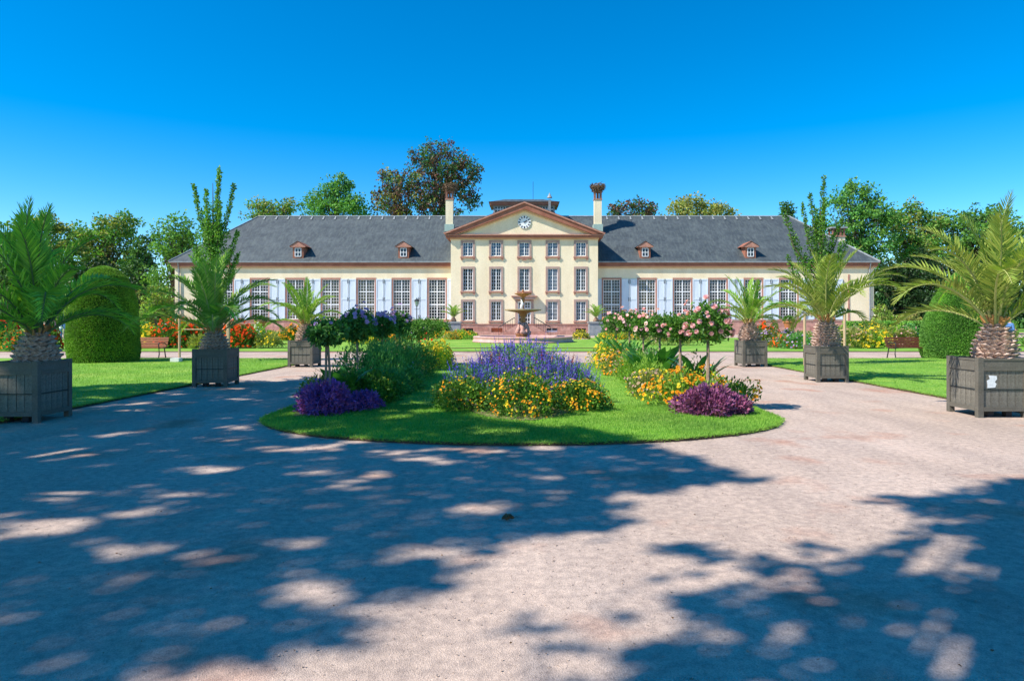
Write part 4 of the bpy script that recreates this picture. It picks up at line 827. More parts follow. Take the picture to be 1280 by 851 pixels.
# standards (mop-headed little trees on a staked stem)
rose_b = MB(); RS = np.random.default_rng(5)
for k_, (r_, c_, z_) in enumerate(((.055, .1, 0), (.05, .5, .008), (.036, 1.0, .014), (.022, 1.6, .02))):
    for j in range(6):
        a = 2*math.pi*(j+.5*(k_ % 2))/6; ca, sa = math.cos(a), math.sin(a); h_ = r_*c_
        rose_b.add([(0, 0, z_), (ca*r_*.7-sa*r_*.5, sa*r_*.7+ca*r_*.5, z_+h_*.5), (ca*r_, sa*r_, z_+h_*.8), (ca*r_*.7+sa*r_*.5, sa*r_*.7-ca*r_*.5, z_+h_*.5)], [(0, 1, 2, 3)], 'petal_pink')
ROSE = mesh_of('rose', rose_b)
def standard(name, label, cat, x, y, zc, r, rz_, lm, fm, nf, fr, group, single=False, double=False, n=1500, lsz=.085):
    t = thing(name, label, cat, (x, y, LH), 0, group); b = MB()
    for q in ((-.03, .035) if double else (0,)): b.tube([(q, 0, 0), (q+.01, .01, zc*.5), (q*.3, 0, zc-rz_*.35)], [.026, .022, .02], 'bark_pale', 7)
    for i in range(14):
        a = i*2.4; b.tube([(0, 0, zc-rz_*.55), (r*.45*math.cos(a), r*.45*math.sin(a), zc-rz_*.1+.1*math.sin(i)), (r*.85*math.cos(a), r*.85*math.sin(a), zc+rz_*.4*math.sin(i*1.7))], [.012, .008, .004], 'bark', 4, False)
    b.build('stem', t)
    if not double: b = MB(); b.box(-.016, .016, .035, .06, 0, zc-rz_*.4, 'stake_wood'); b.build('stake', t)
    b = MB(); ph = random.uniform(0, 6); d = rdir(n); w = np.arctan2(d[:, 1], d[:, 0]); q = 1+.16*np.sin(3*w+ph+4*d[:, 2])+.12*np.sin(7*w+9*d[:, 2]+ph)
    P = d*(RNG.uniform(.25, 1, n)**.5*q)[:, None]*[r, r, rz_]; leaves(b, P+[0, 0, zc], d*.6+rdir(n)*.9+[0, 0, -.1], lsz, .55, lm)
    for i in range(4 if 'hibiscus' in name else 9):                       # long shoots that break the outline
        a = random.uniform(0, 6.28); e = Vector((math.cos(a)*random.uniform(.3, 1), math.sin(a)*.8, random.uniform(.2, 1.2))).normalized(); k = 16; tt = RNG.uniform(.6, 1.35, k); Q = np.array(e)[None]*(tt[:, None])*[r, r, rz_]+rdir(k)*.03
        leaves(b, Q+[0, 0, zc], rdir(k), lsz*.9, .5, lm)
    b.build('crown', t)
    d = rdir(nf*3); d = d[(d[:, 2] > (.05 if 'hibiscus' in name else -.6))][:nf]; w = np.arctan2(d[:, 1], d[:, 0]); q = 1+.16*np.sin(3*w+ph+4*d[:, 2]); P = d*q[:, None]*[r*1.05, r*1.05, rz_*1.08]+[0, 0, zc]
    P[:len(P)//3] += RNG.uniform(0, .2, (len(P)//3, 1))*[0, 0, 1]
    if single:
        for p, dd in zip(P, d):
            rq = Vector(dd+[0, -.3, .2]).to_track_quat('Z', 'Y').to_euler(); s_ = random.uniform(.55, 1.1)*fr/.055; inst('rose', ROSE, t, tuple(p), tuple(rq), (s_, s_, s_))
    else:
        b = MB(); discs(b, P, d+[0, -.4, .2], fr, fm, 6, .4); discs(b, P+d*fr*.25, d+rdir(len(d))*.5, fr*.65, fm, 6, .7); b.build('blossoms', t, kind='stuff')
    return t
GL = 'mauve-flowered standards of the left border'; GR = 'pink standard roses of the right border'
standard('hibiscus_standard', 'nearest left standard with twin stems and a low round crown', 'standard shrub', -3.28, 11.5, 1.34, .31, .2, 'leaf_dark', 'petal_mauve', 7, .035, GL, double=True, n=1700)
standard('hibiscus_standard', 'second left standard, tallest crown with mauve flowers on top', 'standard shrub', -3.32, 13.75, 1.44, .3, .3, 'leaf_dark', 'petal_mauve', 40, .05, GL, n=2200)
standard('hibiscus_standard', 'third left standard whose crown touches the one behind it', 'standard shrub', -3.32, 16.2, 1.42, .29, .27, 'leaf_dark', 'petal_mauve', 36, .05, GL, n=1900)
standard('hibiscus_standard', 'fourth left standard with mauve flowers beside the third', 'standard shrub', -3.2, 17.9, 1.46, .28, .27, 'leaf_dark', 'petal_mauve', 36, .055, GL, n=1700)
standard('leafy_standard', 'plain green standard without flowers in the left border', 'standard shrub', -3.35, 20.8, 1.24, .5, .3, 'leaf_mid', 'petal_mauve', 4, .02, GL, n=1500)
standard('leafy_standard', 'rearmost green standard of the left border', 'standard shrub', -3.2, 23.4, 1.3, .55, .28, 'leaf_mid', 'petal_mauve', 4, .02, GL, n=1300)
standard('rose_standard', 'nearest and largest pink rose standard on a bare stem', 'rose tree', 3.28, 12.0, 1.5, .37, .32, 'leaf_mid', 'petal_pink', 54, .062, GR, single=True, n=1300)
standard('rose_standard', 'second pink rose standard from the front', 'rose tree', 3.28, 14.1, 1.38, .3, .25, 'leaf_mid', 'petal_pink', 22, .055, GR, single=True, n=1200)
standard('rose_standard', 'third rose standard with mostly green crown', 'rose tree', 3.3, 16.3, 1.4, .34, .27, 'leaf_mid', 'petal_pink', 18, .05, GR, n=1200)
standard('rose_standard', 'fourth rose standard with pale pink blooms', 'rose tree', 3.3, 18.5, 1.4, .34, .27, 'leaf_mid', 'petal_pink', 30, .055, GR, n=1200)
standard('rose_standard', 'fifth rose standard with large pink blooms on top', 'rose tree', 3.3, 20.9, 1.5, .36, .3, 'leaf_mid', 'petal_pink', 34, .065, GR, n=1100)
standard('rose_standard', 'rearmost rose standard of the right border', 'rose tree', 3.25, 23.5, 1.45, .5, .34, 'leaf_mid', 'petal_pink', 34, .06, GR, n=1100)

# clipped yews
def yew(label, x, y, w, h, lm, n, prof):
    t = thing('clipped_yew', label, 'topiary', (x, y, LH), 0, 'clipped yews on the lawns'); ph = random.uniform(0, 6)
    lump = lambda a, z: 1+.02*math.sin(3*a+ph+z*2)+.012*math.sin(9*a+z*7)
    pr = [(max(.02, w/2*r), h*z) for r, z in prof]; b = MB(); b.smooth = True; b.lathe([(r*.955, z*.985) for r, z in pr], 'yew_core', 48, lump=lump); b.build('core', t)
    zz = []; cum = [0]
    for (ra, za), (rb, zb) in zip(pr, pr[1:]): cum.append(cum[-1]+math.hypot(rb-ra, zb-za)*(ra+rb))
    u = RNG.uniform(0, cum[-1], n); i = np.clip(np.searchsorted(cum, u)-1, 0, len(pr)-2); cu = np.array(cum); f = (u-cu[i])/(cu[i+1]-cu[i]); P0 = np.array(pr); r = P0[i, 0]*(1-f)+P0[i+1, 0]*f; z = P0[i, 1]*(1-f)+P0[i+1, 1]*f
    a = RNG.uniform(0, 2*math.pi, n); q = 1+.02*np.sin(3*a+ph+z*2)+.012*np.sin(9*a+z*7)+RNG.normal(size=n)*.008+.004*np.sin(z*38+3*np.sin(a*2)); 
    tr = P0[i+1]-P0[i]; nr = np.stack([tr[:, 1]*np.cos(a), tr[:, 1]*np.sin(a), -tr[:, 0]], 1); nr = unit(nr)
    P = np.stack([r*q*np.cos(a), r*q*np.sin(a), z], 1)-nr*.04; b = MB(); leaves(b, P, nr+rdir(n)*.75, .058, .45, lm); b.build('clipped_foliage', t)
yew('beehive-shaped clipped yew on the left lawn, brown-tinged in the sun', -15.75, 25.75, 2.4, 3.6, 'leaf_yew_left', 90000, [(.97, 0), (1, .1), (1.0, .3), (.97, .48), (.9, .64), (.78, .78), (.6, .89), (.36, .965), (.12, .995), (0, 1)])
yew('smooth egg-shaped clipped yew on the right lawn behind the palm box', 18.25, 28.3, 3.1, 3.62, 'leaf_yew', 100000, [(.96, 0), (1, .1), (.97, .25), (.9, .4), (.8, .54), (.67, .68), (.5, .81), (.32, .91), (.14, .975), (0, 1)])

# trees: limbs from the trunk to every leaf clump of the crown
def tree(name, label, Y, bx, blobs, lm, dens=26, ls=.42, lw=.6, bark='bark', group=None, rc=.9, sub=2.4, r0=.35, droopy=0., base_y=None, X=None, lim=90, hollow=.0, depth=1.0):
    P_ = F/Y; x0 = xp(bx, Y) if X is None else X; t = thing(name, label, 'tree', (x0, Y, 0), 0, group); C_ = []
    lm = lm if isinstance(lm, tuple) else (lm,)
    for px, py, rx_, ry_ in blobs:
        a, c = rx_/P_, ry_/P_; n = max(5, int(sub*a*c*math.pi/(rc*rc*1.4)*1.3)); d = rdir(n)*(RNG.uniform(hollow, 1, n)**.45)[:, None]
        C_.append(np.stack([(px-VX)/F*Y-x0+d[:, 0]*a, d[:, 1]*a*depth, zp(py, Y)+d[:, 2]*c], 1))
    C_ = np.concatenate(C_); b = MB(); top = C_[:, 2].max(); zlow = C_[:, 2].min(); cen = C_.mean(0)
    tz = max(.8, zlow*.75); b.tube([(0, 0, -.1), (.1, 0, tz*.5), (cen[0]*.3, cen[1]*.3, tz), (cen[0]*.8, cen[1]*.8, (tz+top)*.5), (cen[0], cen[1], top*.9)], [r0*1.25, r0, r0*.8, r0*.45, r0*.1], bark, 8)
    for q in C_[:lim]:
        h_ = min(q[2]*.8, tz+(top-tz)*.45*random.random()); k = h_/(top*.9); s = np.array([cen[0]*min(1, k*1.1), cen[1]*min(1, k*1.1), h_]); m_ = s*.45+q*.55+np.array([random.uniform(-.3, .3), random.uniform(-.3, .3), -.25])
        b.tube([tuple(s), tuple(m_), tuple(q)], [r0*.17, r0*.09, .015], bark, 4, False)
    b.build('trunk', t); area = sum(rx_*ry_ for _, _, rx_, ry_ in blobs)*math.pi/P_**2; n = int(dens*2.9*area); i = RNG.integers(0, len(C_), n)
    rad = RNG.uniform(.55, 1.25, len(C_))[i]*rc; d = rdir(n); P = C_[i]+d*(rad*RNG.uniform(.2, 1, n)**.5)[:, None]*[1, 1, .7]
    if droopy: P[:, 2] -= RNG.uniform(0, 1, n)**2*droopy*rad
    D = d*.5+rdir(n)+[0, 0, -.25-droopy]; L_ = len(lm); sel = (i*7) % L_
    for k in range(L_):
        b_ = MB(); mk = sel == k
        if mk.any(): leaves(b_, P[mk], D[mk], ls, lw, lm[k]); b_.build('crown', t)
    return t
GB = 'trees behind the palace'; GW = 'trees left of the palace'; GE = 'trees right of the palace'
tree('park_tree', 'olive-green tree rising behind the large palm at the left edge', 84, 40, [(35, 300, 46, 26), (52, 284, 30, 18), (15, 315, 34, 24), (80, 322, 26, 28)], ('leaf_olive', 'leaf_tree'), group=GW)
tree('park_tree', 'yellow-olive round tree above the left clipped yew', 92, 140, [(135, 296, 42, 22), (148, 280, 28, 14), (110, 305, 24, 22), (140, 328, 46, 24)], ('leaf_olive', 'leaf_tree', 'leaf_tree'), group=GW)
tree('park_tree', 'narrow dark green tree right of the yellow-olive tree', 88, 180, [(178, 318, 16, 20), (185, 300, 9, 12), (175, 345, 26, 26)], 'leaf_deep', group=GW)
tree('park_tree', 'bright green tree beside the left end of the palace', 82, 220, [(218, 284, 22, 16), (212, 305, 26, 18), (234, 300, 16, 16), (222, 325, 24, 18), (205, 348, 24, 24)], 'leaf_tree', group=GW, ls=.38)
tree('park_tree', 'small light olive tree behind the left roof ridge', 104, 335, [(325, 256, 15, 9), (345, 263, 22, 10), (360, 258, 12, 10), (330, 272, 24, 8)], ('leaf_olive', 'leaf_tree'), group=GB, rc=.8, dens=22)
tree('park_tree', 'upright green tree behind the left wing of the roof', 104, 420, [(420, 232, 17, 16), (404, 248, 22, 16), (440, 246, 16, 18), (392, 262, 20, 12), (425, 262, 34, 14), (455, 264, 8, 10)], ('leaf_tree', 'leaf_bluegreen'), group=GB, dens=24)
tree('copper_beech', 'brown-leaved open tree left of the tallest one behind the roof', 106, 500, [(486, 218, 15, 13), (500, 236, 28, 18), (480, 244, 19, 14), (515, 222, 17, 18), (498, 260, 34, 14), (530, 250, 18, 20)], ('leaf_copper', 'leaf_copper', 'leaf_autumn', 'leaf_deep'), group=GB, dens=15, droopy=.8, rc=.8, sub=2.0)
tree('copper_beech', 'tallest open-crowned dark tree behind the left chimney', 110, 548, [(550, 185, 26, 14), (526, 199, 20, 15), (579, 203, 22, 15), (592, 216, 13, 12), (550, 213, 30, 16), (578, 236, 23, 14), (540, 242, 26, 18), (590, 250, 12, 9), (556, 264, 30, 10), (566, 225, 20, 14)], ('leaf_deep', 'leaf_copper', 'leaf_copper', 'leaf_deep'), group=GB, dens=17, droopy=.9, rc=.85, sub=2.0)
tree('copper_beech', 'low purple-brown tree behind the roof right of the pavilion', 104, 790, [(772, 262, 14, 8), (795, 258, 16, 9), (815, 262, 12, 9), (790, 270, 32, 5)], ('leaf_copper', 'leaf_deep'), group=GB, rc=.8, dens=26)
tree('park_tree', 'olive-green tree behind the roof of the right wing', 104, 865, [(850, 258, 16, 10), (868, 255, 16, 9), (890, 261, 18, 9), (913, 266, 12, 5), (870, 268, 44, 6)], ('leaf_olive', 'leaf_autumn'), group=GB, rc=.8, dens=28)
tree('dark_conifer', 'small dark conifer tip behind the right end of the ridge', 108, 985, [(985, 262, 8, 9), (984, 272, 11, 8)], 'leaf_deep', group=GB, rc=.7, dens=34)
tree('park_tree', 'large green tree behind the right end chimney', 90, 1070, [(1068, 237, 18, 12), (1052, 250, 20, 15), (1087, 256, 22, 16), (1104, 276, 20, 18), (1066, 278, 32, 20), (1085, 305, 32, 24), (1050, 300, 16, 20), (1080, 340, 36, 24)], ('leaf_tree', 'leaf_bluegreen'), group=GE, dens=28, ls=.4)
tree('park_tree', 'autumn-tinged tree right of the large green tree', 94, 1140, [(1138, 266, 20, 13), (1120, 280, 24, 16), (1158, 282, 22, 16), (1140, 305, 42, 24), (1150, 335, 44, 26)], ('leaf_tree', 'leaf_tree', 'leaf_olive'), group=GE, dens=28)
tree('park_tree', 'dark green broad tree behind the right edge palm', 96, 1200, [(1190, 278, 26, 15), (1225, 270, 28, 14), (1252, 283, 26, 18), (1210, 305, 54, 26)], ('leaf_tree', 'leaf_deep', 'leaf_tree'), group=GE, dens=28)
tree('park_tree', 'tall tree at the far right edge behind the palm', 92, 1290, [(1290, 300, 34, 22), (1275, 325, 40, 26), (1330, 290, 40, 30)], ('leaf_tree', 'leaf_deep'), group=GE, dens=26)
GS = 'shrubs and evergreens beside the palace'
tree('evergreen_tree', 'dark evergreen right beside the right end of the palace', 80, 1125, [(1118, 345, 22, 22), (1125, 375, 32, 26), (1150, 340, 18, 30)], 'leaf_evergreen_shaded', group=GS, dens=46, ls=.34, rc=.8, r0=.2)
tree('evergreen_tree', 'broad dark evergreen behind the right clipped yew', 78, 1190, [(1185, 350, 36, 28), (1170, 385, 44, 22)], 'leaf_evergreen_shaded', group=GS, dens=44, ls=.34, rc=.8, r0=.2)
tree('evergreen_tree', 'dark evergreen mass behind the right edge palm trunk', 76, 1255, [(1250, 345, 40, 28), (1255, 380, 50, 26)], 'leaf_evergreen_shaded', group=GS, dens=44, ls=.34, rc=.8, r0=.2)
tree('garden_shrub', 'yellow-green shrub by the right corner of the palace', 70, 1105, [(1102, 392, 11, 12), (1110, 402, 14, 10)], ('leaf_lime', 'leaf_olive'), group=GS, dens=60, ls=.25, rc=.45, r0=.06)
tree('garden_shrub', 'autumn-coloured shrub between hedge and evergreens on the right', 64, 1140, [(1138, 400, 18, 7)], ('leaf_autumn', 'leaf_olive'), group=GS, dens=60, ls=.25, rc=.4, r0=.06)
tree('garden_shrub', 'golden green shrub left of the palace corner', 72, 195, [(195, 375, 22, 20), (180, 395, 20, 10), (210, 395, 12, 10)], ('leaf_olive', 'leaf_lime', 'leaf_tree'), group=GS, dens=50, ls=.28, rc=.6, r0=.08)
tree('garden_shrub', 'light green shrub beside the left clipped yew', 66, 90, [(95, 380, 16, 24), (80, 395, 20, 12)], ('leaf_lime', 'leaf_tree'), group=GS, dens=50, ls=.26, rc=.6, r0=.08)
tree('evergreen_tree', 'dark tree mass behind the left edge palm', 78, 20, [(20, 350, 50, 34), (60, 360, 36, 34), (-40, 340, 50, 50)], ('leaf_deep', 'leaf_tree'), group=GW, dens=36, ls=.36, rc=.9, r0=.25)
tree('evergreen_tree', 'shadowy dark tree behind the left clipped yew', 80, 140, [(125, 360, 40, 34), (165, 372, 26, 26)], 'leaf_evergreen_shaded', group=GW, dens=40, ls=.36, rc=.9, r0=.25)
# the park's far wood on either side
b = MB()
for s in (-1, 1):
    n = 26000; X_ = s*RNG.uniform(44, 190, n); Yv = RNG.uniform(118, 140, n); top = 8+2.5*np.sin(X_*.13)+1.5*np.sin(X_*.37+1); Z = RNG.uniform(0, 1, n)**.8*top; P = np.stack([X_, Yv, Z], 1); leaves(b, P, rdir(n), 1.0, .7, 'leaf_deep')
tag(b.build('far_wood'), 'dark band of distant woodland closing the park on both sides', 'wood', kind='stuff')

# slim staked trees behind the middle boxes
def columnar(label, x, y, H, blobs, shoots, rev):
    t = thing('columnar_tree', label, 'tree', (x, y, LH), 0, 'slim staked trees at the lawn corners'); b = MB(); bl = MB(); b.tube([(0, 0, 0), (.02, 0, H*.5), (0, 0, H*.92)], [.06, .045, .01], 'bark', 8)
    for zc, r, n in blobs:
        P = rdir(n)*(RNG.uniform(.1, 1, n)**.45)[:, None]*[r, r, .55]+[0, 0, zc]; leaves(bl, P, rdir(n)+[0, 0, .5], .095, .6, 'leaf_mid' if rev else 'leaf_tree')
    for a, z0, dx, dz in shoots:
        p0 = Vector((0, 0, z0)); p1 = Vector((dx*math.cos(a), dx*math.sin(a), z0+dz)); m_ = (p0+p1)/2+Vector((dx*.2*math.cos(a), dx*.2*math.sin(a), -.1)); b.tube([p0, m_, p1], [.03, .018, .005], 'bark', 5, False)
        k = int((150 if rev else 230)*dz); u = RNG.uniform(.12, 1.02, k)[:, None]; Q = np.array(p0)*(1-u)**2+2*u*(1-u)*np.array(m_)+u*u*np.array(p1); Q = Q+rdir(k)*(.13*(1.1-u*.7)); leaves(bl, Q, rdir(k)+[0, 0, .7], .1, .6, 'leaf_tree' if not rev else 'leaf_mid')
    b.build('trunk', t); bl.build('crown', t); t.scale = (1, 1, .9 if rev else 1); return t
columnar('slim upright tree behind the second left palm, three stakes', -11.85, 26.2, 7.4, [(3.2, .75, 900), (4.0, .8, 1100), (4.8, .65, 1100), (5.6, .4, 350), (2.4, .55, 700)],
         [(0, 4.2, .25, 3.1), (3.1, 4.2, .75, 2.5), (.2, 4, .75, 2.7), (1.5, 3.5, .5, 2.6), (0, 3, .95, 1.9), (3.14, 3, .9, 1.9), (4.5, 3.2, .4, 3.2), (.5, 2.5, .9, 1.6), (2.6, 2.6, .9, 1.7), (5.6, 3.4, .5, 2.2), (0, 2.2, .8, 1.3)], False)
columnar('slim upright tree with wide-angled shoots behind the middle right palm', 10.5, 24.0, 6.9, [(3.0, .6, 600), (3.9, .6, 550), (4.7, .5, 450), (5.5, .35, 200), (2.3, .5, 300)],
         [(0, 4.6, .12, 2.7), (3.14, 3.2, 1.35, 3.0), (3.0, 3.6, .6, 2.6), (0, 3.8, .75, 1.9), (1.5, 3.5, .45, 2.6), (3.2, 2.4, 1.2, 1.8), (.1, 3.0, 1.0, 1.8), (4.6, 3.2, .4, 3.1), (2.6, 2.8, .95, 2.2), (5.6, 2.8, .7, 1.9), (3.14, 4.6, .35, 2.0)], True)
for lab, x, y in (('timber stakes around the slim tree behind the second left box', -11.9, 26.0), ('timber stakes around the slim tree behind the middle right box', 10.45, 23.8)):
    t = thing('stake_frame', lab, 'tree stakes', (x, y, LH), 0, 'stakes holding the slim trees')
    k_ = 1 if x < 0 else .72
    for a, e in ((-.98*k_, -.3), (.9*k_, -.35), (.35, .8)): b = MB(); b.tube([(0, 0, 0), (0, 0, 1.78)], .045, 'stake_wood', 8); b.build('stake', t, (a, e, 0))
    for (a, e), (c, d) in (((-.98*k_, -.3), (.9*k_, -.35)), ((.9*k_, -.35), (.35, .8))): b = MB(); b.tube([(a, e, 1.72 if c > .5 and x > 0 else 1.2), (c, d, 1.72 if c > .5 and x > 0 else 1.2)], .022, 'stake_wood', 6); b.build('tie_rail', t)
    b = MB(); b.box(-.16, .16, -.14, .14, 0, .14, 'white_stone'); b.build('white_block', t, (-1.0, -.5, 0)) if x < 0 else None

# hedges
def hedge(label, x0, x1, y0, y1, h, lm, n, name='clipped_hedge', group='low hedges by the palace'):
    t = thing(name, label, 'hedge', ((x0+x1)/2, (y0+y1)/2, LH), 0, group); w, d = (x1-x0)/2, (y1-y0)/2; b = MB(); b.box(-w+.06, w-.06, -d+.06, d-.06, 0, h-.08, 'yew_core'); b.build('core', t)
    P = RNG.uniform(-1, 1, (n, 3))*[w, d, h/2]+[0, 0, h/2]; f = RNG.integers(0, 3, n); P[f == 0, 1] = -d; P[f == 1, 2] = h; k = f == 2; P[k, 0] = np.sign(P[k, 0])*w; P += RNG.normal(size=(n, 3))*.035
    b = MB(); leaves(b, P, rdir(n)+[0, -.4, .4], .14, .6, lm); b.build('leaves', t)
hedge('clipped low hedge stretching right of the palace behind the flowers', 24.5, 37, 51, 52, zp(403.2, 51.5)-LH, 'leaf_yew', 9000)
hedge('clipped low hedge left of the palace behind the bench', -35, -30.5, 55, 56, zp(403.8, 55.5)-LH, 'leaf_yew', 5000)
for i, (px, Y, w) in enumerate(((508, 60, 1.0), (523, 60, 1.1), (538, 60, 1.0), (552, 60, .9))):
    bush('garden_shrub', ('rounded green shrub below the lamp post by the palace', 'rounded green shrub just right of the lamp post', 'rounded green shrub between the lamp post and the stone tub', 'rounded green shrub next to the left stone tub')[i], 'shrub', xp(px, Y), Y, w, .8, zp(401.5+i % 2, Y), 'leaf_mid', 1500, .16, .55, group='rounded shrubs before the wings')
bush('garden_shrub', 'rounded green shrub beside the right stone tub', 'shrub', xp(768, 60), 60, 1.1, .8, zp(404, 60), 'leaf_mid', 1500, .16, .55, group='rounded shrubs before the wings')

# ------------------------------------------------------------------ far flower beds
def bed_mass(name, label, px0, px1, Y0, Y1, ptop, spec, nl, mix=('leaf_mid', 'leaf_olive', 'leaf_bluegreen'), lz=.16):
    """a long drift of bedding that nobody could count"""
    b = MB(); x0, x1 = xp(px0, (Y0+Y1)/2), xp(px1, (Y0+Y1)/2); H = zp(ptop, Y0); k = max(6, int(abs(x1-x0)*1.3)); cl = [(RNG.uniform(x0, x1), RNG.uniform(Y0, Y1), RNG.uniform(.4, .85), RNG.uniform(.55, 1.05)) for _ in range(k*2)]
    per = nl//len(cl)
    for i, (x, y, r, hh) in enumerate(cl):
        P, D = dome(per, r, r*.9, H*hh*(.75+.25*(y-Y0)/(Y1-Y0+.01)), .5, 1); leaves(b, P+[x, y, LH], D+rdir(per)*.8+[0, 0, .4], lz, .4, mix[i % len(mix)])
        fm = spec[int(RNG.integers(0, len(spec)))]; nf = 110; P, D = dome(nf, r, r*.9, H*hh*(.75+.25*(y-Y0)/(Y1-Y0+.01)), .9, 1.08)
        if fm: discs(b, P+[x, y, LH], D+rdir(nf)*.4+[0, -.4, .3], .05, fm, 5, .3)
    tag(b.build(name), label, 'flower bed', 'long flower beds', 'stuff')
bed_mass('flower_bed', 'mixed orange and yellow bedding before the left wing', 340, 500, 52, 56, 411, ('petal_orange', 'petal_yellow', 'petal_red', 'petal_dusty', None), 9000)
bed_mass('flower_bed', 'orange and yellow bedding left of the fountain basin', 505, 592, 54, 57, 414, ('petal_orange', 'petal_yellow', 'petal_orange', None), 6000, ('leaf_lime', 'leaf_olive'))
bed_mass('flower_bed', 'orange and yellow bedding right of the fountain basin', 719, 800, 54, 57, 414, ('petal_orange', 'petal_yellow', 'petal_yellow', None), 6000, ('leaf_lime', 'leaf_olive'))
bed_mass('flower_bed', 'dusty pink and orange bedding before the right wing', 800, 900, 50, 54, 411, ('petal_dusty', 'petal_orange', 'petal_dusty', None), 7000, ('leaf_olive', 'leaf_mid'))
bed_mass('flower_bed', 'broad mixed bed of pink and yellow flowers near the right bench', 1050, 1160, 38, 46, 405, ('petal_dusty', 'petal_yellow', 'petal_dusty', 'petal_pink', None, None), 26000, ('leaf_olive', 'leaf_mid', 'leaf_bluegreen', 'leaf_lime'))
bed_mass('flower_bed', 'low mixed bed of dusty flowers between the right palm boxes', 940, 1050, 38, 44, 413, ('petal_dusty', 'petal_red', 'petal_dusty', 'petal_mauve', None), 12000, ('leaf_olive', 'leaf_mid', 'leaf_bluegreen'))
bed_mass('flower_bed', 'mixed bed with pale pink flowers at the right edge', 1240, 1420, 38, 46, 402, ('petal_dusty', 'petal_pink', 'petal_dusty', None), 14000, ('leaf_olive', 'leaf_mid', 'leaf_bluegreen'))
bed_mass('flower_bed', 'broad mixed bed of red and yellow flowers behind the left bench', 170, 318, 37, 46, 407, ('petal_orange', 'petal_yellow', 'petal_white', 'petal_mauve', None, None), 22000, ('leaf_mid', 'leaf_lime', 'leaf_bluegreen', 'leaf_olive'))
bed_mass('flower_bed', 'mixed bed of red and green plants behind the left edge palm', -120, 86, 33, 44, 407, ('petal_red', 'petal_orange', None, 'petal_white', None), 24000, ('leaf_mid', 'leaf_bluegreen', 'leaf_lime'))
GF = 'flowering clumps in the far beds'
for lab, px, Y, w, top, fm, lm, cat in (
    ('mass of orange-red cannas left of the second left palm', 216, 38, 1.1, 404, 'petal_red', 'leaf_mid', 'plant'), ('orange-red canna clump just left of the slim tree', 236, 39, 1.1, 405, 'petal_red', 'leaf_mid', 'plant'),
    ('orange-red canna clump right of the second left palm', 291, 38, .95, 406, 'petal_red', 'leaf_mid', 'plant'), ('orange-red flower clump beside the right stake', 304, 38, .8, 411, 'petal_red', 'leaf_mid', 'plant'),
    ('orange-red flower clump by the farthest right palm box', 958, 46, .9, 407, 'petal_red', 'leaf_mid', 'plant'), ('scarlet flower clump behind the left edge palm trunk', 8, 36, .7, 403, 'petal_scarlet', 'leaf_mid', 'plant'),
    ('orange flower clump between the left edge palm and yew', 57, 36, .75, 410, 'petal_red', 'leaf_mid', 'plant'), ('bright yellow flower clump near the right bench', 1090, 38, 1.1, 416, 'petal_yellow', 'leaf_lime', 'plant'),
    ('yellow-green flower clump left of the orange-red cannas', 183, 38, .8, 411, 'petal_yellow', 'leaf_lime', 'plant'), ('orange clump at the foot of the left wing', 372, 52, .9, 409, 'petal_orange', 'leaf_mid', 'plant'),
    ('yellow flower clump beside the third border bush, front of the far lawn', 455, 44, .9, 412, 'petal_yellow', 'leaf_lime', 'plant'), ('orange flower clump seen between the left standards', 487, 44, .9, 411, 'petal_orange', 'leaf_lime', 'plant')):
    bush('flowering_clump', lab, cat, xp(px, Y), Y, w, w*.8, zp(top, Y), lm, 1500, .15, .45, fl=((fm, 320, .075),), group=GF, up=.5)
bush('flowering_clump', 'loose pink and cream flowering clump by the yellow ones', 'plant', xp(1065, 38), 38, 1.2, 1, 1.1, 'leaf_olive', 1600, .15, .35, fl=(('petal_dusty', 240, .05),), group=GF)
bush('flowering_clump', 'blue-green clump with mauve flowers near the middle right stakes', 'plant', xp(1000, 37), 37, 1.0, .8, .8, 'leaf_bluegreen', 1600, .14, .35, fl=(('petal_mauve', 120, .04),), group=GF)
bush('flowering_clump', 'low dusty pink clump on the far lawn right of the right border', 'plant', xp(838, 42), 42, 1.6, .9, 1.0, 'leaf_olive', 2200, .14, .35, fl=(('petal_dusty', 160, .05),), group=GF)
bush('flowering_clump', 'low dark leafy clump at the right end of the left far bed', 'plant', xp(335, 38), 38, .8, .7, .75, 'leaf_olive', 1200, .14, .4, fl=(('petal_yellow', 80, .05),), group=GF)

# ------------------------------------------------------------------ fountain
ft = thing('fountain', 'two-tiered bronze fountain on pink carved pedestal in a round basin', 'fountain', (.1, 48.6, 0))
def zf(py): return zp(py, 48.6)
b = MB(); b.lathe([(3.55, 0), (3.62, .1), (3.55, .16), (3.5, .3), (3.56, .4), (3.5, .46), (3.1, .46), (3.05, .4), (3.02, .2)], 'basin_pink', 64); b.build('basin_rim', ft)
b = MB(); b.lathe([(0.1, .24), (3.05, .24), (3.05, .25), (.1, .262)], 'water', 48); b.build('basin_water', ft)
b = MB(); b.lathe([(.62, .1), (.62, .34), (.5, .38), (.48, .5), (.56, .56), (.56, .62)], 'fountain_bronze', 8); b.build('pedestal_base', ft)
b = MB(); b.smooth = True
b.lathe([(.44, .6), (.5, .75), (.4, .95), (.36, 1.15), (.3, 1.35), (.16, 1.45)], 'fountain_pink', 36, lump=lambda a, z: 1+.16*math.sin(4*a+z*2)+.08*math.sin(9*a-z*9))
for k in range(4):
    a = k*math.pi/2+.6; b.tube([(.36*math.cos(a), .36*math.sin(a), .62), (.46*math.cos(a), .46*math.sin(a), .8), (.42*math.cos(a+.2), .42*math.sin(a+.2), 1.0), (.34*math.cos(a), .34*math.sin(a), 1.22), (.3*math.cos(a), .3*math.sin(a), 1.36)], [.1, .12, .1, .08, .05], 'fountain_pink', 8)
b.build('carved_figures', ft)
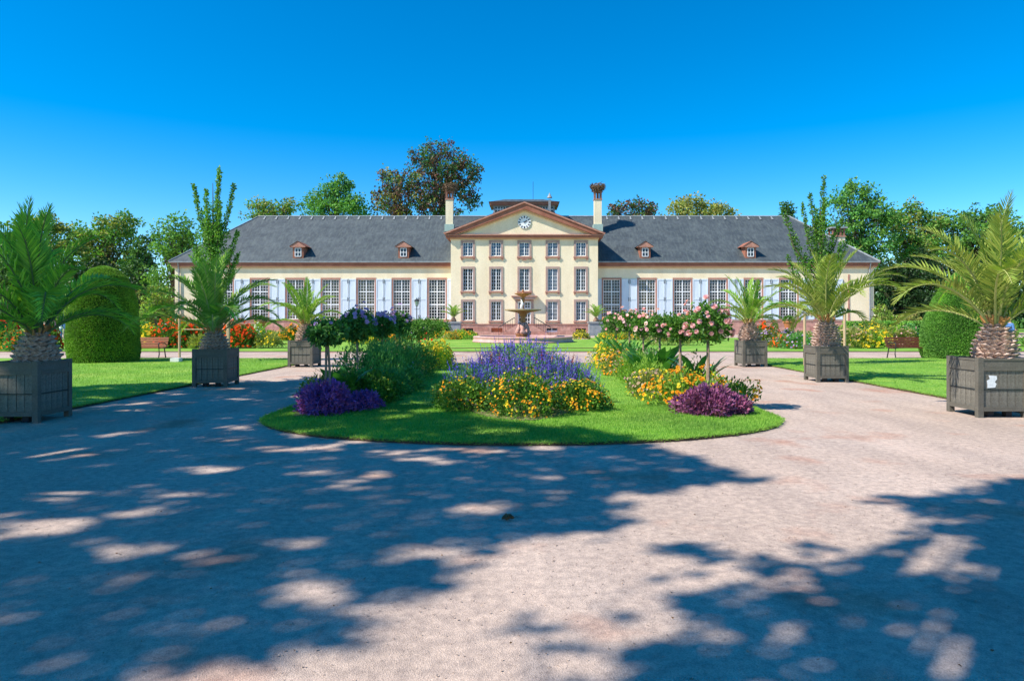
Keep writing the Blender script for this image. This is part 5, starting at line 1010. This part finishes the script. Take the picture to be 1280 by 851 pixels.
b = MB(); b.smooth = True; b.lathe([(.14, 1.4), (.2, 1.5), (.15, 1.65), (.19, 1.85), (.24, 2.0), (.42, 2.12), (.85, 2.2), (1.24, 2.27), (1.28, 2.31), (1.2, 2.315), (.6, 2.26), (.1, 2.24)], 'fountain_bronze', 40, lump=lambda a, z: 1+.012*math.sin(16*a)); low = b.build('lower_bowl', ft)
b = MB(); b.lathe([(1.25, 2.27), (1.3, 2.29), (1.31, 2.36), (1.26, 2.37), (1.19, 2.33)], 'fountain_rim', 40); b.build('bowl_rim', low)
b = MB(); b.smooth = True; b.lathe([(.13, 2.15), (.17, 2.3), (.1, 2.45), (.12, 2.8), (.09, 3.0), (.14, 3.12), (.1, 3.2), (.2, 3.28), (.58, 3.44), (.62, 3.5), (.55, 3.49), (.1, 3.42)], 'fountain_bronze', 28); b.build('upper_bowl', ft)
b = MB(); b.smooth = True; b.tube([(-.06, -.14, 2.3), (-.12, -.16, 2.55), (-.04, -.16, 2.75), (-.1, -.14, 2.95)], [.09, .1, .12, .05], 'white_stone', 8); b.tube([(-.1, -.14, 2.92), (-.11, -.14, 3.05)], [.05, .06], 'white_stone', 8); b.build('white_figure', ft)
b = MB(); b.lathe([(.05, 3.4), (.12, 3.5), (.05, 3.58), (.09, 3.66), (.03, 3.78)], 'fountain_bronze', 12); b.build('finial', ft)

# ------------------------------------------------------------------ benches, lamps, pots
def bench(label, x, y, rz, wm, W):
    t = thing('park_bench', label, 'bench', (x, y, 0), rz, 'park benches at the lawn edge')
    for i in range(4): b = MB(); b.box(-W/2, W/2, -.036, .036, -.014, .014, wm); b.build('seat_slat', t, (0, -.3+i*.105, .45+.006*i))
    for i in range(4): b = MB(); b.box(-W/2, W/2, -.013, .013, -.04, .04, wm); b.build('back_slat', t, (0, .13+.035*i, .53+.1*i), (R(-14), 0, 0))
    for s in (-1, 1):
        b = MB(); b.tube([(0, -.36, 0), (0, -.3, .2), (0, -.33, .43), (0, .1, .43), (0, .16, .2), (0, .22, 0)], .024, 'iron_black', 6); b.tube([(0, .1, .43), (0, .2, .68), (0, .28, .92)], .022, 'iron_black', 6)
        b.tube([(0, -.33, .43), (0, -.36, .6), (0, -.3, .66), (0, .0, .65), (0, .18, .62)], .02, 'iron_black', 6); b.build('iron_leg', t, (s*(W/2-.12), 0, 0))
bench('reddish slatted bench half hidden by the left clipped yew', xp(173, 28.6), 28.7, 0, 'bench_wood', 2.2)
bench('dark slatted bench half hidden by the right clipped yew', xp(1142, 28.6), 28.7, R(6), 'bench_wood_dark', 2.2)
def lamp(label, x, y, H):
    t = thing('lamp_post', label, 'lamp', (x, y, 0), 0, 'old-style lamp posts'); b = MB(); b.lathe([(.14, 0), (.14, .3), (.08, .4), (.07, .9), (.045, 1.0), (.038, H-.75), (.06, H-.7), (.03, H-.66)], 'iron_black', 12)
    b.tube([(-.22, 0, H-.95), (.22, 0, H-.95)], .018, 'iron_black', 6); b.build('pole', t); b = MB(); b.lathe([(.1, H-.66), (.2, H-.28)], 'lamp_glass', 6); b.build('lantern_glass', t)
    b = MB(); b.lathe([(.24, H-.28), (.2, H-.2), (.09, H-.08), (.03, H-.04), (.03, H+.03)], 'iron_black', 6); b.lathe([(.12, H-.68), (.1, H-.655)], 'iron_black', 6)
    for k in range(6): a = k*math.pi/3; b.tube([(.1*math.cos(a), .1*math.sin(a), H-.66), (.205*math.cos(a), .205*math.sin(a), H-.28)], .012, 'iron_black', 4)
    b.build('lantern_cap', t)
lamp('black lamp post standing before the shutters of the left wing', xp(521, 58), 58, zp(372.5, 58)); lamp('lamp post between the left edge palm and clipped yew', xp(72.5, 62), 62, zp(380, 62))
for lab, px in (('terracotta pot with small plant before the left wing', 325.5), ('terracotta pot with small plant before the right wing', 986)):
    Y = 50; t = thing('flower_pot', lab, 'plant pot', (xp(px, Y), Y, 0), 0, 'terracotta pots before the wings'); z0 = zp(411, Y); b = MB(); b.lathe([(.32, 0), (.32, z0-.1), (.4, z0-.05), (.4, z0)], 'sandstone', 12); b.build('pedestal', t)
    b = MB(); b.lathe([(.24, z0), (.38, z0+.44), (.43, z0+.46), (.43, z0+.56), (.37, z0+.56), (.35, z0+.5)], 'terracotta', 20); b.build('pot', t)
    b = MB(); P, D = dome(350, .36, .36, .4); leaves(b, P+[0, 0, z0+.5], D+rdir(350)*.6, .16, .4, 'leaf_mid'); b.build('foliage', t)
# a curled brown leaf lying on the gravel
x, y = gp(635, 650); b = MB(); gx = []; 
for i in range(7):
    for j in range(5):
        u, v = i/6-.5, j/4-.5; w_ = (1-(2*u)**2)**.6 if abs(u) < .5 else .05; gx.append((u*.1, v*.085*w_+.01*math.sin(u*9), .006+.035*(2*v)**2*w_+.03*u*u+.006*math.sin(u*14+v*5)))
b.add(gx, [(i*5+j, i*5+j+1, (i+1)*5+j+1, (i+1)*5+j) for i in range(6) for j in range(4)], 'dry_leaf'); b.tube([(.05, 0, .012), (.075, .006, .02), (.09, .01, .012)], .002, 'dry_leaf', 4)
tag(b.build('fallen_leaf', loc=(x, y, .002), rot=(0, 0, .4)), 'single curled brown leaf lying on the gravel near the camera', 'leaf')
n = 36; P = []
for _ in range(n): px, py = random.uniform(100, 1250), random.uniform(560, 840); X_, Y_ = gp(px, py); P.append((X_, Y_, .008))
b = MB(); leaves(b, np.array(P), rdir(n)*[1, 1, .2], .02, .5, 'dry_leaf', .6); tag(b.build('leaf_litter'), 'tiny dry leaf scraps scattered on the gravel path', 'leaf litter', kind='stuff')

# ------------------------------------------------------------------ people
def person(label, x, y, rz, shirt, legs, H=1.7, arm=0.6, sit=False, hair='hair_dark'):
    t = thing('person', label, 'person', (x, y, 0), rz, 'visitors in the park'); k = H/1.7
    me = bpy.data.meshes.new('body'); hz_ = .5 if sit else .92
    V = [(0, 0, hz_), (0, .0, hz_+.25), (0, 0, hz_+.47), (0, -.01, hz_+.57), (0, -.03, hz_+.66), (0, -.02, hz_+.76)]; E = [(0, 1), (1, 2), (2, 3), (3, 4), (4, 5)]; Rr = [.14, .13, .15, .055, .085, .06]
    for s in (-1, 1):
        n0 = len(V); V += [(s*.19, 0, hz_+.47), (s*.25, -.02, hz_+.2), (s*.2, -.12-.25*arm, hz_+.1+.2*arm), (s*.19, -.2-.28*arm, hz_+.1+.25*arm)]; E += [(2, n0), (n0, n0+1), (n0+1, n0+2), (n0+2, n0+3)]; Rr += [.06, .048, .036, .04]
        n0 = len(V)
        if sit: V += [(s*.1, -.05, hz_-.02), (s*.12, -.45, hz_), (s*.12, -.48, .08), (s*.12, -.6, .03)]
        else: V += [(s*.1, 0, hz_-.08), (s*.11, -.02, .5), (s*.11, .02, .08), (s*.12, -.13, .03)]
        E += [(0, n0), (n0, n0+1), (n0+1, n0+2), (n0+2, n0+3)]; Rr += [.1, .07, .045, .04]
    me.from_pydata([(a*k, b_*k, c*k) for a, b_, c in V], E, []); o = bpy.data.objects.new('body', me); COL.objects.link(o); o.parent = t
    md = o.modifiers.new('skin', 'SKIN'); md.use_smooth_shade = True
    for i, sv in enumerate(me.skin_vertices[0].data): sv.radius = (Rr[i]*k*(1.25 if i < 3 else 1), Rr[i]*k*(.8 if i < 3 else 1)); sv.use_root = (i == 0)
    o.modifiers.new('sub', 'SUBSURF').levels = 1; o.modifiers['sub'].render_levels = 1
    mt = bpy.data.materials.get('body_'+shirt+legs)
    if not mt:                               # trousers, shirt and skin split at the waist and collar
        mt = bpy.data.materials.new('body_'+shirt+legs); nt, out = nodes_of(mt); bs = N(nt, 'ShaderNodeBsdfPrincipled'); tc = nt.nodes.new('ShaderNodeTexCoord'); sp = nt.nodes.new('ShaderNodeSeparateXYZ'); nt.links.new(tc.outputs['Object'], sp.inputs[0])
        cr = ramp(nt, sp.outputs[2], [(0, (.1, .1, .1)), (.001, (.1, .1, .1))]); cr.color_ramp.interpolation = 'CONSTANT'; e = cr.color_ramp.elements; lc = {'cloth_blue': (.07, .18, .4), 'cloth_white': (.75, .75, .76), 'cloth_pink': (.62, .24, .28), 'cloth_grey': (.14, .16, .22), 'cloth_khaki': (.33, .28, .2)}
        mp = nt.nodes.new('ShaderNodeMath'); mp.operation = 'DIVIDE'; mp.inputs[1].default_value = 2.0; nt.links.new(sp.outputs[2], mp.inputs[0]); nt.links.new(mp.outputs[0], cr.inputs[0])
        e[0].position = 0; e[0].color = c4(lc[legs]); e[1].position = (hz_*k+.02)/2; e[1].color = c4(lc[shirt]); q = e.new((hz_*k+.53*k)/2); q.color = (.52, .3, .22, 1); nt.links.new(cr.outputs[0], bs.inputs['Base Color']); bs.inputs['Roughness'].default_value = .8; nt.links.new(bs.outputs[0], out.inputs[0])
    me.materials.append(mt)
    b = MB(); b.smooth = True; b.lathe([(.02, .02), (.075, .03), (.1, .08), (.095, .13), (.06, .17), (.01, .18)], hair, 14); b.build('hair', t, (0, .0, (hz_+.62)*k), (R(-12), 0, 0))
    b = MB(); b.tube([(0, -.11, hz_+.68), (0, -.135, hz_+.66)], [.012, .016], 'skin', 5)
    b.build('nose', t) if H > 2 else None
    return t
person('person in a blue shirt standing behind the right edge palm', xp(1260.5, 31), 31, R(-70), 'cloth_blue', 'cloth_grey', 1.72, .9)
for lab, px, Y, rz, s_, l_, H in (('visitor in pale blue standing beside the left clipped yew', 82, 54, 20, 'cloth_blue', 'cloth_khaki', 1.66), ('visitor in white left of the one in blue', 76, 56, -30, 'cloth_white', 'cloth_blue', 1.62), ('visitor in pink shirt under the left lamp post', 68, 57, 50, 'cloth_pink', 'cloth_grey', 1.58),
    ('visitor in grey among the group at the left', 62, 58, 180, 'cloth_grey', 'cloth_khaki', 1.6), ('visitor in white and grey behind the left flowers', 55, 56, 140, 'cloth_white', 'cloth_grey', 1.63), ('leftmost visitor in pink behind the palm trunk', 48, 58, 90, 'cloth_pink', 'cloth_blue', 1.6), ('dark-clothed visitor beyond the right bench', 1122, 52, 120, 'cloth_grey', 'cloth_grey', 1.35)):
    person(lab, xp(px, Y), Y, R(rz), s_, l_, H)

# ------------------------------------------------------------------ the tall trees beside and behind the camera that shade the foreground
def px_mask(X_, Y_, polys, ell_on, ell_off):
    wx = X_+.10*np.sin(Y_*6.1+X_*2.3)+.06*np.sin(Y_*14.3-X_*5)+.04*np.sin(X_*17+Y_*9); wy = Y_+.09*np.sin(X_*5.3-Y_*1.9)+.06*np.sin(X_*12.7+Y_*7)+.04*np.sin(Y_*19-X_*11); px = VX+wx/wy*F; py = VY+EYE*F/wy; ok = np.zeros(len(px), bool)
    for p in polys: ok |= in_poly(px, py, p)
    for a, c, rx_, ry_ in ell_on: ok |= ((px-a)/rx_)**2+((py-c)/ry_)**2 < 1
    for a, c, rx_, ry_ in ell_off: ok &= ~(((px-a)/rx_)**2+((py-c)/ry_)**2 < 1)
    return ok
SH_A = [(-500, 640), (-100, 505), (88, 486), (200, 480), (240, 481), (290, 478), (430, 474), (560, 466), (585, 490), (560, 515), (640, 532), (720, 540), (820, 553), (805, 563), (880, 572), (905, 588), (955, 604), (850, 606), (775, 625), (760, 640), (785, 672), (700, 670), (645, 672), (600, 700), (540, 735), (500, 750), (480, 790), (420, 800), (330, 815), (200, 851), (60, 900), (-500, 900)]
SH_B = [(1450, 580), (1290, 598), (1230, 612), (1190, 616), (1115, 628), (1125, 645), (1185, 655), (1165, 672), (1120, 688), (1090, 704), (1040, 706), (1000, 716), (1060, 732), (960, 735), (890, 752), (850, 776), (815, 806), (740, 840), (700, 870), (660, 930), (1600, 930)]
def shade_tree(label, polys, on, off, base, X0, X1, Y0, Y1, dens, h0, h1, seed):
    rg = np.random.default_rng(seed); n = int((X1-X0)*(Y1-Y0)*dens); G = np.stack([rg.uniform(X0, X1, n), rg.uniform(Y0, Y1, n)], 1); ok = px_mask(G[:, 0], G[:, 1], polys, on, off)
    u, v = G[:, 0], G[:, 1]; gap = np.sin(u*2.3+1.3*np.sin(v*1.7))*np.sin(v*3.1+1.1*np.sin(u*1.1))+.5*np.sin(u*5.3+v*2.1)*np.sin(v*6.1-u*1.3); ok &= gap < (.8 if dens < 540 else .62)
    G = G[ok]; n = len(G); h = (h0+h1)/2+(h1-h0)*.32*(np.sin(G[:, 0]*.9+G[:, 1]*.7)+np.sin(G[:, 1]*1.3-G[:, 0]*.5))*.5+rg.uniform(-.7, .7, n)
    S = np.array(TO_SUN)/TO_SUN.z; P = np.stack([G[:, 0], G[:, 1], np.zeros(n)], 1)+S[None]*h[:, None]
    rx_ = P[:, 0]/np.maximum(P[:, 1], .01); rz_ = (P[:, 2]-EYE)/np.maximum(P[:, 1], .01); vis = (P[:, 1] > 0) & (np.abs(rx_) < .80) & (rz_ < .50); P = P[~vis]; n = len(P)
    t = thing('shade_tree', label, 'tree', (base[0], base[1], 0), 0, 'tall trees shading the path'); O = np.array([base[0], base[1], 0.]); b = MB(); leaves(b, P-O, rdir(n)+[0, 0, -.3], .2, .62, 'leaf_tree'); b.build('crown', t)
    b = MB(); H = h1+1; b.tube([(0, 0, -.1), (0, 0, 1.2), (.15, .1, 4), (0, .2, h0), (0, .2, H)], [.5, .36, .3, .22, .05], 'bark', 12); idx = rg.choice(n, 46, replace=False)
    for i in idx:
        q = P[i]-O; s = np.array([0, .15, rg.uniform(h0*.45, h0*.95)]); m_ = s*.5+q*.5+np.array([0, 0, .6]); pv = s+O; mv = m_+O
        if mv[1] > 0 and abs(mv[0]/mv[1]) < .8 and (mv[2]-EYE)/mv[1] < .5: continue
        b.tube([tuple(s), tuple(m_), tuple(q)], [.1, .05, .012], 'bark', 5, False)
    b.build('trunk', t)
offA = [(175, 602, 42, 5), (205, 618, 38, 6), (20, 655, 60, 7), (410, 590, 34, 4), (432, 611, 26, 6), (555, 688, 52, 13), (400, 674, 48, 5), (60, 568, 70, 5), (20, 590, 40, 3), (550, 563, 150, 3), (680, 596, 40, 4), (690, 627, 50, 4), (250, 793, 40, 7), (140, 735, 50, 6), (0, 737, 30, 5), (95, 645, 60, 4), (345, 562, 40, 3), (360, 763, 25, 5), (300, 730, 40, 4), (520, 517, 40, 2), (600, 545, 60, 2), (470, 500, 30, 2)]
shade_tree('tall leafy tree standing out of view to the left of the camera', [SH_A], [], offA, (-13.2, 3.2), -17, 5, 2.2, 20, 520, 9.5, 13.5, 3)
onB = [(935, 703, 45, 5), (865, 686, 50, 4), (820, 726, 26, 6), (770, 760, 24, 7), (690, 792, 46, 8), (1010, 682, 30, 3), (730, 745, 20, 5), (1275, 600, 20, 4)]
offB = [(1010, 771, 46, 9), (1110, 779, 36, 7), (1168, 798, 24, 13), (915, 806, 70, 14), (1215, 668, 40, 3), (980, 745, 50, 6), (1140, 645, 60, 5), (760, 835, 60, 12), (860, 790, 30, 6)]
shade_tree('tall leafy tree standing behind the camera shading the right path', [SH_B], onB, offB, (-7.5, -3.5), -1, 9, 2.0, 7.6, 560, 9.0, 12.0, 4)
